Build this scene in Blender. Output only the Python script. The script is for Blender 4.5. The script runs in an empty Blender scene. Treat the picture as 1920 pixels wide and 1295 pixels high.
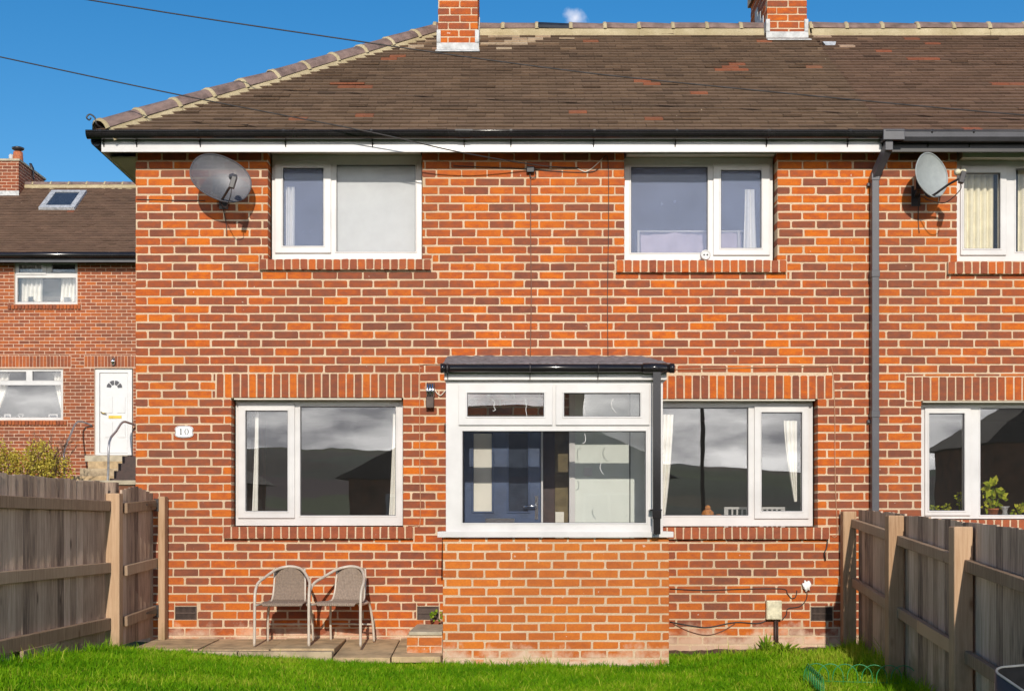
import bpy, bmesh, math, random
import numpy as np
from mathutils import Vector, Matrix
R = math.radians
random.seed(7); np.random.seed(7)
scene = bpy.context.scene
COL = scene.collection

# ------------------------------------------------------------------ camera, sky, sun
CX, HY, F, D, H = 945.0, 978.0, 2504.0, 12.0, 1.04   # photo pixels: principal column, horizon row, focal length; metres: wall distance, eye height
cam = bpy.data.cameras.new('camera'); camo = bpy.data.objects.new('camera', cam); COL.objects.link(camo)
camo.location = (0, -D, H); camo.rotation_euler = (R(90), 0, 0)
cam.sensor_fit = 'HORIZONTAL'; cam.sensor_width = 36; cam.lens = 36*F/1920
cam.shift_x = (960-CX)/1920; cam.shift_y = (HY-647.5)/1920; cam.clip_end = 6000
scene.camera = camo
SUN_EL = 24.0
w = bpy.data.worlds.new('World'); scene.world = w; w.use_nodes = True
nt = w.node_tree; N = nt.nodes; L = nt.links
bg = N['Background']; bg.inputs['Strength'].default_value = 0.135
sky = N.new('ShaderNodeTexSky'); sky.sky_type = 'NISHITA'; sky.sun_disc = False
sky.sun_elevation = R(SUN_EL); sky.sun_rotation = R(180); sky.dust_density = 0.6; sky.ozone_density = 2.2; sky.air_density = 1.0; sky.altitude = 200
hs = N.new('ShaderNodeHueSaturation'); hs.inputs['Saturation'].default_value = 1.42; hs.inputs['Value'].default_value = 0.9
L.new(sky.outputs[0], hs.inputs['Color'])
tc = N.new('ShaderNodeTexCoord'); sx = N.new('ShaderNodeSeparateXYZ'); L.new(tc.outputs['Generated'], sx.inputs[0])
mp = N.new('ShaderNodeMapping'); mp.inputs['Scale'].default_value = (1, 1, 3.2); L.new(tc.outputs['Generated'], mp.inputs[0])
nz = N.new('ShaderNodeTexNoise'); nz.inputs['Scale'].default_value = 7; nz.inputs['Detail'].default_value = 8; nz.inputs['Roughness'].default_value = 0.58; nz.inputs['Distortion'].default_value = 0.4
L.new(mp.outputs[0], nz.inputs['Vector'])
# cloud bank low round the whole horizon, thinning out by about 12 degrees up
el = N.new('ShaderNodeMapRange'); el.inputs[1].default_value = 0.10; el.inputs[2].default_value = 0.235; el.inputs[3].default_value = 0.34; el.inputs[4].default_value = -0.42
L.new(sx.outputs['Z'], el.inputs[0])
ad = N.new('ShaderNodeMath'); ad.operation = 'ADD'; L.new(nz.outputs['Fac'], ad.inputs[0]); L.new(el.outputs[0], ad.inputs[1])
cr = N.new('ShaderNodeMapRange'); cr.inputs[1].default_value = 0.48; cr.inputs[2].default_value = 0.66; L.new(ad.outputs[0], cr.inputs[0])
nz2 = N.new('ShaderNodeTexNoise'); nz2.inputs['Scale'].default_value = 13; nz2.inputs['Detail'].default_value = 6; L.new(mp.outputs[0], nz2.inputs['Vector'])
cc = N.new('ShaderNodeValToRGB'); cc.color_ramp.elements[0].position = 0.36; cc.color_ramp.elements[0].color = (9, 9, 9.6, 1)
cc.color_ramp.elements[1].position = 0.66; cc.color_ramp.elements[1].color = (36, 35.2, 34.4, 1); L.new(nz2.outputs['Fac'], cc.inputs[0])
mx = N.new('ShaderNodeMix'); mx.data_type = 'RGBA'; L.new(cr.outputs[0], mx.inputs[0]); L.new(hs.outputs[0], mx.inputs[6]); L.new(cc.outputs[0], mx.inputs[7])
# one small wisp of cloud just above the ridge
dt = N.new('ShaderNodeVectorMath'); dt.operation = 'DISTANCE'; L.new(tc.outputs['Generated'], dt.inputs[0])
wd = Vector(((1078-CX)/F, 1, (HY-36)/F)).normalized(); dt.inputs[1].default_value = wd
wm = N.new('ShaderNodeMapRange'); wm.inputs[1].default_value = 0.0; wm.inputs[2].default_value = 0.017; wm.inputs[3].default_value = 0.36; wm.inputs[4].default_value = -0.4; L.new(dt.outputs['Value'], wm.inputs[0])
nz3 = N.new('ShaderNodeTexNoise'); nz3.inputs['Scale'].default_value = 70; nz3.inputs['Detail'].default_value = 6; L.new(tc.outputs['Generated'], nz3.inputs['Vector'])
wa = N.new('ShaderNodeMath'); wa.operation = 'ADD'; L.new(nz3.outputs['Fac'], wa.inputs[0]); L.new(wm.outputs[0], wa.inputs[1])
wr = N.new('ShaderNodeMapRange'); wr.inputs[1].default_value = 0.5; wr.inputs[2].default_value = 1.0; L.new(wa.outputs[0], wr.inputs[0])
mx2 = N.new('ShaderNodeMix'); mx2.data_type = 'RGBA'; L.new(wr.outputs[0], mx2.inputs[0]); L.new(mx.outputs[2], mx2.inputs[6]); mx2.inputs[7].default_value = (7, 7, 7.6, 1)
L.new(mx2.outputs[2], bg.inputs['Color'])
sl = bpy.data.lights.new('sun', 'SUN'); sl.energy = 4.0; sl.angle = R(0.55); sl.color = (1.0, 0.93, 0.82)
so = bpy.data.objects.new('sun', sl); COL.objects.link(so); so.rotation_euler = (R(90-SUN_EL), 0, R(0.7)); so.location = (0, -30, 20)
scene.view_settings.view_transform = 'Standard'; scene.view_settings.look = 'None'; scene.view_settings.gamma = 1
scene.view_settings.exposure = 0.05; scene.view_settings.use_curve_mapping = False
scene.render.engine = 'CYCLES'; scene.render.resolution_x = 1024; scene.render.resolution_y = 690
scene.cycles.max_bounces = 8; scene.cycles.transparent_max_bounces = 16

# ------------------------------------------------------------------ helpers
def S(y=0): return F/(D+y)
def PX(px, y=0): return (px-CX)/S(y)
def PZ(py, y=0): return H-(py-HY)/S(y)
def P(px, py, y=0): return Vector((PX(px, y), y, PZ(py, y)))

def empty(name, loc=(0, 0, 0), rz=0):
    o = bpy.data.objects.new(name, None); COL.objects.link(o); o.location = loc; o.rotation_euler = (0, 0, rz); o.empty_display_size = 0.1
    return o
def tag(o, label=None, cat=None, group=None, kind=None):
    if label: o['label'] = label
    if cat: o['category'] = cat
    if group: o['group'] = group
    if kind: o['kind'] = kind
    return o
def thing(name, label, cat, loc=(0, 0, 0), rz=0, group=None):
    return tag(empty(name, loc, rz), label, cat, group)

class MB:
    """collects shapes for ONE mesh object"""
    def __init__(s): s.v = []; s.f = []; s.sm = []; s.t = []; s.tone = 0.5
    def add(s, vs, fs, smooth=False):
        b = len(s.v); s.v += [tuple(v) for v in vs]; s.t += [s.tone]*len(vs)
        for f in fs: s.f.append(tuple(i+b for i in f)); s.sm.append(smooth)
        return s
    def box(s, x0, x1, y0, y1, z0, z1):
        return s.add([(x0,y0,z0),(x1,y0,z0),(x1,y1,z0),(x0,y1,z0),(x0,y0,z1),(x1,y0,z1),(x1,y1,z1),(x0,y1,z1)],
                     [(0,3,2,1),(4,5,6,7),(0,1,5,4),(1,2,6,5),(2,3,7,6),(3,0,4,7)])
    def prism(s, pts, d):
        """polygon pts (3D) extruded by vector d"""
        n = len(pts); d = Vector(d); vs = [Vector(p) for p in pts]+[Vector(p)+d for p in pts]
        return s.add(vs, [tuple(range(n))[::-1], tuple(range(n, 2*n))]+[(i, (i+1) % n, n+(i+1) % n, n+i) for i in range(n)])
    def beam(s, a, b, wd, ht, up=(0, 0, 1)):
        a = Vector(a); b = Vector(b); d = (b-a).normalized(); side = d.cross(Vector(up)).normalized(); u = side.cross(d)
        vs = []
        for p in (a, b):
            for i, j in ((-1,-1),(1,-1),(1,1),(-1,1)): vs.append(p+side*i*wd/2+u*j*ht/2)
        return s.add(vs, [(0,3,2,1),(4,5,6,7),(0,1,5,4),(1,2,6,5),(2,3,7,6),(3,0,4,7)])
    def tube(s, pts, r, n=8, caps=True):
        pts = [Vector(p) for p in pts]; m = len(pts); rs = r if isinstance(r, (list, tuple)) else [r]*m
        vs = []; prev = None
        for i, p in enumerate(pts):
            t = (pts[min(i+1, m-1)]-pts[max(i-1, 0)]).normalized()
            if prev is None:
                ref = Vector((0, 0, 1)) if abs(t.z) < 0.9 else Vector((1, 0, 0)); a = t.cross(ref).normalized()
            else: a = (prev-t*prev.dot(t)).normalized()
            prev = a; b = t.cross(a)
            for k in range(n):
                an = 2*math.pi*k/n; vs.append(p+(a*math.cos(an)+b*math.sin(an))*rs[i])
        fs = [(i*n+k, i*n+(k+1) % n, (i+1)*n+(k+1) % n, (i+1)*n+k) for i in range(m-1) for k in range(n)]
        s.add(vs, fs, True)
        if caps:
            b0 = len(s.v)-len(vs); s.f.append(tuple(b0+k for k in range(n))[::-1]); s.sm.append(False)
            s.f.append(tuple(b0+(m-1)*n+k for k in range(n))); s.sm.append(False)
        return s
    def lathe(s, prof, c=(0, 0, 0), n=16, axis='z'):
        c = Vector(c); vs = []
        for r, h in prof:
            for k in range(n):
                a = 2*math.pi*k/n
                vs.append(c+(Vector((r*math.cos(a), r*math.sin(a), h)) if axis == 'z' else Vector((r*math.cos(a), -h, r*math.sin(a)))))
        m = len(prof)
        s.add(vs, [(i*n+k, i*n+(k+1) % n, (i+1)*n+(k+1) % n, (i+1)*n+k) for i in range(m-1) for k in range(n)], True)
        b0 = len(s.v)-len(vs); s.f.append(tuple(b0+k for k in range(n))[::-1]); s.sm.append(False)
        s.f.append(tuple(b0+(m-1)*n+k for k in range(n))); s.sm.append(False)
        return s
    def holes(s, x0, x1, z0, z1, holes, y0, y1):
        """slab in the XZ plane with rectangular holes, y0 front, y1 back"""
        xs = sorted({x0, x1, *[min(max(h[i], x0), x1) for h in holes for i in (0, 1)]}); zs = sorted({z0, z1, *[min(max(h[i], z0), z1) for h in holes for i in (2, 3)]})
        nx, nz_ = len(xs)-1, len(zs)-1
        def solid(i, j):
            if i < 0 or j < 0 or i >= nx or j >= nz_: return False
            cx, cz = (xs[i]+xs[i+1])/2, (zs[j]+zs[j+1])/2
            return not any(h[0] < cx < h[1] and h[2] < cz < h[3] for h in holes)
        idx = {}
        def vid(i, j, k):
            if (i, j, k) not in idx:
                idx[(i, j, k)] = len(s.v); s.v.append((xs[i], y1 if k else y0, zs[j])); s.t.append(s.tone)
            return idx[(i, j, k)]
        def fc(*q): s.f.append(tuple(vid(*p) for p in q)); s.sm.append(False)
        for i in range(nx):
            for j in range(nz_):
                if not solid(i, j): continue
                fc((i,j,0),(i+1,j,0),(i+1,j+1,0),(i,j+1,0)); fc((i,j,1),(i,j+1,1),(i+1,j+1,1),(i+1,j,1))
                if not solid(i-1, j): fc((i,j,0),(i,j+1,0),(i,j+1,1),(i,j,1))
                if not solid(i+1, j): fc((i+1,j,0),(i+1,j,1),(i+1,j+1,1),(i+1,j+1,0))
                if not solid(i, j-1): fc((i,j,0),(i,j,1),(i+1,j,1),(i+1,j,0))
                if not solid(i, j+1): fc((i,j+1,0),(i+1,j+1,0),(i+1,j+1,1),(i,j+1,1))
        return s
    def mesh(s, name, mat):
        me = bpy.data.meshes.new(name); me.from_pydata(s.v, [], s.f); me.polygons.foreach_set('use_smooth', s.sm)
        at = me.attributes.new('tone', 'FLOAT', 'POINT'); at.data.foreach_set('value', s.t)
        me.materials.append(MAT[mat]); me.update(); return me
    def build(s, name, mat, parent=None, bevel=0, local=False, kind=None):
        if parent is not None and not local:
            p = parent; off = Vector((0, 0, 0))
            while p is not None: off += p.location; p = p.parent
            s.v = [tuple(Vector(v)-off) for v in s.v]
        o = bpy.data.objects.new(name, s.mesh(name, mat)); COL.objects.link(o)
        if parent is not None: o.parent = parent
        if bevel:
            b = o.modifiers.new('bevel', 'BEVEL'); b.width = bevel; b.segments = 2; b.limit_method = 'ANGLE'; b.angle_limit = R(50)
        if kind: o['kind'] = kind
        return o
def wpos(o):
    off = Vector((0, 0, 0))
    while o is not None: off += o.location; o = o.parent
    return off
def arcpts(c, r, a0, a1, n, ux=(1, 0, 0), uz=(0, 0, 1)):
    c = Vector(c); ux = Vector(ux); uz = Vector(uz)
    return [c+ux*r*math.cos(a0+(a1-a0)*i/n)+uz*r*math.sin(a0+(a1-a0)*i/n) for i in range(n+1)]
def spline(pts, n=6):
    pts = [Vector(p) for p in pts]; out = []
    for i in range(len(pts)-1):
        p0, p1, p2, p3 = pts[max(i-1, 0)], pts[i], pts[i+1], pts[min(i+2, len(pts)-1)]
        for k in range(n):
            t = k/n; out.append(0.5*((2*p1)+(p2-p0)*t+(2*p0-5*p1+4*p2-p3)*t*t+(3*p1-p0-3*p2+p3)*t**3))
    return out+[pts[-1]]

# ------------------------------------------------------------------ materials
MAT = {}
def newmat(name):
    m = bpy.data.materials.new(name); m.use_nodes = True; MAT[name] = m
    nt = m.node_tree; return m, nt.nodes, nt.links, nt.nodes['Principled BSDF']
def noise(N, L, scale, detail=4, rough=0.55, vec=None, stretch=None, coord='world'):
    n = N.new('ShaderNodeTexNoise'); n.inputs['Scale'].default_value = scale; n.inputs['Detail'].default_value = detail; n.inputs['Roughness'].default_value = rough
    if vec is None:
        if coord == 'world': g = N.new('ShaderNodeNewGeometry'); vec = g.outputs['Position']
        else: g = N.new('ShaderNodeTexCoord'); vec = g.outputs['Object']
    if stretch:
        mp = N.new('ShaderNodeMapping'); mp.inputs['Scale'].default_value = stretch; L.new(vec, mp.inputs[0]); vec = mp.outputs[0]
    L.new(vec, n.inputs['Vector']); return n
def ramp(N, L, src, stops):
    r = N.new('ShaderNodeValToRGB'); e = r.color_ramp.elements
    while len(e) < len(stops): e.new(0.5)
    for i, (p, c) in enumerate(stops): e[i].position = p; e[i].color = (*c, 1)
    L.new(src, r.inputs[0]); return r
def mixc(N, L, fac, a, b, mode='MIX'):
    m = N.new('ShaderNodeMix'); m.data_type = 'RGBA'; m.blend_type = mode
    for i, x in ((0, fac), (6, a), (7, b)):
        if isinstance(x, (int, float)): m.inputs[i].default_value = x
        elif isinstance(x, tuple): m.inputs[i].default_value = (*x, 1)
        else: L.new(x, m.inputs[i])
    return m.outputs[2]
def rng(N, L, src, a, b, c=0, d=1):
    m = N.new('ShaderNodeMapRange'); L.new(src, m.inputs[0])
    for i, x in enumerate((a, b, c, d)): m.inputs[i+1].default_value = x
    return m.outputs[0]
def math2(N, L, op, a, b):
    m = N.new('ShaderNodeMath'); m.operation = op
    for i, x in enumerate((a, b)):
        if isinstance(x, (int, float)): m.inputs[i].default_value = x
        else: L.new(x, m.inputs[i])
    return m.outputs[0]
def bump(N, L, bs, src, strength, dist):
    b = N.new('ShaderNodeBump'); b.inputs['Strength'].default_value = strength; b.inputs['Distance'].default_value = dist
    L.new(src, b.inputs['Height']); L.new(b.outputs[0], bs.inputs['Normal'])
def plain(name, col, rough=0.5, var=0.12, scale=12, bmp=0.0, metal=0.0, bdist=0.004, spec=0.5, dark=None):
    m, N, L, bs = newmat(name); n = noise(N, L, scale, 5)
    c2 = dark or tuple(c*(1-var*2) for c in col); c1 = tuple(min(1, c*(1+var*0.6)) for c in col)
    r = ramp(N, L, n.outputs['Fac'], [(0.3, c2), (0.62, c1)]); L.new(r.outputs[0], bs.inputs['Base Color'])
    bs.inputs['Roughness'].default_value = rough; bs.inputs['Metallic'].default_value = metal; bs.inputs['Specular IOR Level'].default_value = spec
    if bmp: bump(N, L, bs, noise(N, L, scale*6, 4).outputs['Fac'], bmp, bdist)
    return m
def brickmat(name, stops, salt_z=None, salt_amt=0.8, gain=1.0):
    m, N, L, bs = newmat(name)
    a = N.new('ShaderNodeAttribute'); a.attribute_name = 'tone'
    n = noise(N, L, 11, 4, 0.6, stretch=(1, 1, 1.8)); f = math2(N, L, 'ADD', a.outputs['Fac'], rng(N, L, n.outputs['Fac'], 0.3, 0.7, -0.24, 0.24))
    c = ramp(N, L, f, stops).outputs[0]
    n2 = noise(N, L, 70, 5, 0.7); c = mixc(N, L, rng(N, L, n2.outputs['Fac'], 0.35, 0.7, 0, 0.25), c, (0.10, 0.04, 0.024))
    sp = noise(N, L, 22, 2); c = mixc(N, L, rng(N, L, sp.outputs['Fac'], 0.735, 0.76, 0, 0.75), c, (0.62, 0.5, 0.4))
    if salt_z is not None:
        g = N.new('ShaderNodeNewGeometry'); sz = N.new('ShaderNodeSeparateXYZ'); L.new(g.outputs['Position'], sz.inputs[0])
        n3 = noise(N, L, 5, 6, 0.65); h = math2(N, L, 'ADD', rng(N, L, sz.outputs['Z'], salt_z[0], salt_z[1], 0.34, -0.34), n3.outputs['Fac'])
        c = mixc(N, L, rng(N, L, h, 0.50, 0.74, 0, salt_amt), c, (0.66, 0.49, 0.36))
    wz = noise(N, L, 0.9, 5, 0.6, stretch=(1, 1, 0.6)); c = mixc(N, L, rng(N, L, wz.outputs['Fac'], 0.42, 0.72, 0, 0.38), c, (0.17, 0.075, 0.045))
    L.new(c, bs.inputs['Base Color']); bs.inputs['Roughness'].default_value = 0.88; bs.inputs['Specular IOR Level'].default_value = 0.25
    bump(N, L, bs, noise(N, L, 160, 5, 0.7).outputs['Fac'], 0.5, 0.004)
HOUSE = [(0.0, (0.175, 0.058, 0.036)), (0.25, (0.245, 0.072, 0.037)), (0.5, (0.335, 0.078, 0.027)), (0.75, (0.475, 0.100, 0.016)), (1.0, (0.61, 0.146, 0.010))]
PORCH = [(0.0, (0.40, 0.10, 0.022)), (0.5, (0.56, 0.142, 0.020)), (1.0, (0.66, 0.19, 0.02))]
FARB = [(0.0, (0.19, 0.062, 0.036)), (0.5, (0.33, 0.088, 0.036)), (1.0, (0.5, 0.13, 0.03))]
brickmat('brick', HOUSE, (-0.10, 0.30)); brickmat('porch_brick', PORCH, (-0.2, 0.2), 0.95); brickmat('far_brick', FARB)
brickmat('sill_brick', [(0, (0.22, 0.06, 0.032)), (0.5, (0.36, 0.095, 0.042)), (1, (0.54, 0.12, 0.02))])
def mortar(name, a, b):
    m, N, L, bs = newmat(name); n = noise(N, L, 4, 6, 0.6); n2 = noise(N, L, 90, 4)
    c = ramp(N, L, n.outputs['Fac'], [(0.3, a), (0.65, b)]).outputs[0]
    c = mixc(N, L, rng(N, L, n2.outputs['Fac'], 0.35, 0.65, 0, 0.35), c, tuple(x*0.6 for x in a)); L.new(c, bs.inputs['Base Color'])
    wz = noise(N, L, 0.9, 5, 0.6, stretch=(1, 1, 0.6)); c = mixc(N, L, rng(N, L, wz.outputs['Fac'], 0.42, 0.72, 0, 0.4), c, tuple(x*0.72 for x in a)); L.new(c, bs.inputs['Base Color'])
    bs.inputs['Roughness'].default_value = 0.95; bump(N, L, bs, n2.outputs['Fac'], 0.6, 0.004)
mortar('mortar', (0.54, 0.385, 0.245), (0.68, 0.51, 0.35)); mortar('far_mortar', (0.55, 0.36, 0.25), (0.66, 0.45, 0.32)); mortar('cream_mortar', (0.36, 0.285, 0.155), (0.54, 0.45, 0.285))
def tilemat(name, stops):
    m, N, L, bs = newmat(name)
    a = N.new('ShaderNodeAttribute'); a.attribute_name = 'tone'
    c = ramp(N, L, a.outputs['Fac'], stops).outputs[0]
    n = noise(N, L, 2.2, 6, 0.62); c = mixc(N, L, rng(N, L, n.outputs['Fac'], 0.38, 0.7, 0, 0.4), c, (0.095, 0.062, 0.04))
    n2 = noise(N, L, 55, 5, 0.7); c = mixc(N, L, rng(N, L, n2.outputs['Fac'], 0.5, 0.75, 0, 0.45), c, (0.17, 0.125, 0.08))
    n3 = noise(N, L, 17, 3); c = mixc(N, L, rng(N, L, n3.outputs['Fac'], 0.745, 0.77, 0, 0.8), c, (0.5, 0.42, 0.3))
    L.new(c, bs.inputs['Base Color']); bs.inputs['Roughness'].default_value = 0.9; bs.inputs['Specular IOR Level'].default_value = 0.2
    bump(N, L, bs, n2.outputs['Fac'], 0.7, 0.006)
TS = [(0.0, (0.05, 0.033, 0.024)), (0.35, (0.175, 0.112, 0.072)), (0.7, (0.245, 0.16, 0.10)), (0.86, (0.28, 0.19, 0.12)), (0.9, (0.30, 0.105, 0.055)), (0.96, (0.35, 0.125, 0.065)), (0.97, (0.5, 0.38, 0.26)), (1.0, (0.55, 0.43, 0.3))]
tilemat('roof_tile', TS)
tilemat('roof_tile_dark', [(p, (c[0]*0.95, c[1]*0.88, c[2]*0.92)) for p, c in TS])
plain('roof_under', (0.05, 0.035, 0.025), 0.95)
plain('ridge_tile', (0.20, 0.135, 0.115), 0.85, 0.25, 9, 0.4); plain('ridge_tile_new', (0.018, 0.02, 0.028), 0.5, 0.2, 9)
plain('white_plastic', (0.595, 0.575, 0.56), 0.3, 0.05, 4); plain('white_board', (0.59, 0.572, 0.56), 0.3, 0.06, 3)
plain('soffit_board', (0.62, 0.57, 0.48), 0.6, 0.06, 3); plain('black_plastic', (0.014, 0.012, 0.013), 0.14, 0.2, 5); plain('black_board', (0.02, 0.017, 0.015), 0.4, 0.2, 5)
plain('grey_plastic', (0.06, 0.058, 0.067), 0.4, 0.12, 5); plain('lead', (0.42, 0.43, 0.45), 0.55, 0.2, 14, 0.3); plain('lead_pale', (0.5, 0.5, 0.49), 0.7, 0.18, 14, 0.3)
plain('slate_felt', (0.21, 0.2, 0.21), 0.7, 0.3, 22, 0.8, bdist=0.01)
plain('blue_door', (0.03, 0.058, 0.13), 0.35, 0.15, 8, 0.3); plain('painted_wall', (0.66, 0.70, 0.64), 0.7, 0.03, 4); plain('cream_paint', (0.72, 0.69, 0.6), 0.6, 0.05, 4)
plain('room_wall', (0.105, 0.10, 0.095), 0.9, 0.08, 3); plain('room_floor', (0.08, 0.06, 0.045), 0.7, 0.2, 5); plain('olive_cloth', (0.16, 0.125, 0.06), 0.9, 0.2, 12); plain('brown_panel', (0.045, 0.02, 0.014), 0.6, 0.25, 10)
plain('curtain', (0.86, 0.84, 0.78), 0.9, 0.04, 10); plain('cream_curtain', (0.80, 0.74, 0.55), 0.9, 0.05, 10); plain('blind', (0.68, 0.69, 0.70), 0.75, 0.03, 5); plain('lilac_cloth', (0.55, 0.47, 0.55), 0.9, 0.08, 7, 0.5)
plain('dish_solid', (0.30, 0.32, 0.315), 0.45, 0.05, 20); plain('dark_metal', (0.03, 0.025, 0.025), 0.4, 0.2, 20); plain('chrome', (0.75, 0.77, 0.8), 0.15, 0.03, 10, metal=1.0); plain('brass', (0.62, 0.42, 0.08), 0.3, 0.1, 10, metal=1.0)
plain('steel_rail', (0.34, 0.33, 0.34), 0.4, 0.15, 20, metal=0.6)
plain('chair_paint', (0.54, 0.46, 0.38), 0.38, 0.05, 20); plain('wicker', (0.255, 0.19, 0.145), 0.75, 0.12, 60, 0.2, bdist=0.002); plain('wicker_light', (0.29, 0.22, 0.17), 0.75, 0.12, 60, 0.2, bdist=0.002)
plain('paving', (0.46, 0.33, 0.185), 0.9, 0.22, 7, 0.6, bdist=0.003); plain('kerb_stone', (0.40, 0.31, 0.20), 0.9, 0.22, 9, 0.6); plain('concrete', (0.42, 0.36, 0.26), 0.9, 0.16, 8, 0.6)
plain('soil', (0.11, 0.065, 0.035), 0.95, 0.35, 9, 0.9, bdist=0.02); plain('vent_plastic', (0.075, 0.045, 0.034), 0.6, 0.2, 20); plain('void', (0.008, 0.007, 0.006), 0.9)
plain('terracotta', (0.42, 0.13, 0.05), 0.8, 0.15, 20); plain('cable_dark', (0.02, 0.015, 0.014), 0.5); plain('cable_beige', (0.45, 0.24, 0.13), 0.6); plain('cable_white', (0.7, 0.62, 0.52), 0.5); plain('cable_brown', (0.17, 0.07, 0.04), 0.6)
plain('box_cream', (0.66, 0.6, 0.42), 0.5, 0.2, 16); plain('green_wire', (0.02, 0.24, 0.07), 0.4); plain('black_tub', (0.012, 0.013, 0.015), 0.3, 0.2, 20); plain('tub_rim', (0.2, 0.21, 0.21), 0.4)
plain('orange_plush', (0.55, 0.2, 0.04), 0.95, 0.25, 40, 0.6); plain('ink', (0.04, 0.05, 0.06), 0.5); plain('plaque', (0.85, 0.84, 0.82), 0.3, 0.02, 5); plain('magpie_black', (0.012, 0.012, 0.02), 0.5); plain('magpie_white', (0.7, 0.7, 0.72), 0.7)
plain('olive_leaf', (0.16, 0.14, 0.022), 0.7, 0.3, 5); plain('twig', (0.16, 0.09, 0.055), 0.9, 0.2, 20); plain('bark', (0.1, 0.07, 0.05), 0.9, 0.2, 20); plain('pole_wood', (0.03, 0.022, 0.02), 0.9, 0.2, 9)
plain('far_door', (0.64, 0.63, 0.62), 0.3, 0.02, 5); plain('far_wall', (0.3, 0.12, 0.06), 0.9, 0.3, 3); plain('far_roof', (0.05, 0.04, 0.035), 0.9, 0.25, 4); plain('far_glass', (0.04, 0.05, 0.07), 0.1)
def leafmat(name, stops, trans=0.35, scale=3.0):
    m, N, L, bs = newmat(name); a = N.new('ShaderNodeAttribute'); a.attribute_name = 'tone'
    n = noise(N, L, scale, 4); f = math2(N, L, 'ADD', a.outputs['Fac'], rng(N, L, n.outputs['Fac'], 0.3, 0.7, -0.2, 0.2)); c = ramp(N, L, f, stops).outputs[0]
    L.new(c, bs.inputs['Base Color']); bs.inputs['Roughness'].default_value = 0.65; bs.inputs['Specular IOR Level'].default_value = 0.1
    t = N.new('ShaderNodeBsdfTranslucent'); L.new(c, t.inputs['Color']); mx = N.new('ShaderNodeMixShader'); mx.inputs[0].default_value = trans
    L.new(bs.outputs[0], mx.inputs[1]); L.new(t.outputs[0], mx.inputs[2]); L.new(mx.outputs[0], N['Material Output'].inputs[0])
leafmat('grass', [(0, (0.04, 0.13, 0.003)), (0.4, (0.11, 0.30, 0.004)), (0.8, (0.24, 0.44, 0.008)), (1.0, (0.46, 0.52, 0.06))], 0.4, 1.6)
leafmat('weed', [(0, (0.08, 0.18, 0.012)), (0.6, (0.22, 0.36, 0.02)), (1, (0.45, 0.5, 0.08))])
leafmat('house_plant', [(0, (0.16, 0.24, 0.015)), (0.6, (0.46, 0.52, 0.03)), (1, (0.7, 0.68, 0.08))])
leafmat('bush_leaf', [(0, (0.18, 0.13, 0.02)), (0.5, (0.46, 0.36, 0.045)), (1, (0.66, 0.55, 0.12))])
def ground_mat():
    m, N, L, bs = newmat('turf'); n = noise(N, L, 3, 6); n2 = noise(N, L, 60, 4)
    c = ramp(N, L, n.outputs['Fac'], [(0.3, (0.02, 0.06, 0.006)), (0.7, (0.045, 0.12, 0.01))]).outputs[0]
    c = mixc(N, L, rng(N, L, n2.outputs['Fac'], 0.5, 0.7, 0, 0.5), c, (0.05, 0.045, 0.02)); L.new(c, bs.inputs['Base Color']); bs.inputs['Roughness'].default_value = 0.95
    bump(N, L, bs, n2.outputs['Fac'], 0.8, 0.02)
    m, N, L, bs = newmat('hill_grass'); n = noise(N, L, 0.012, 6)
    vo = N.new('ShaderNodeTexVoronoi'); vo.inputs['Scale'].default_value = 0.011; gg = N.new('ShaderNodeNewGeometry'); L.new(gg.outputs['Position'], vo.inputs['Vector']); c = ramp(N, L, n.outputs['Fac'], [(0.4, (0.16, 0.16, 0.09)), (0.6, (0.26, 0.27, 0.14))]).outputs[0]; c = mixc(N, L, 0.5, c, mixc(N, L, 1.0, c, vo.outputs['Color'], 'MULTIPLY')); L.new(c, bs.inputs['Base Color']); bs.inputs['Roughness'].default_value = 1
ground_mat()
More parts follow.
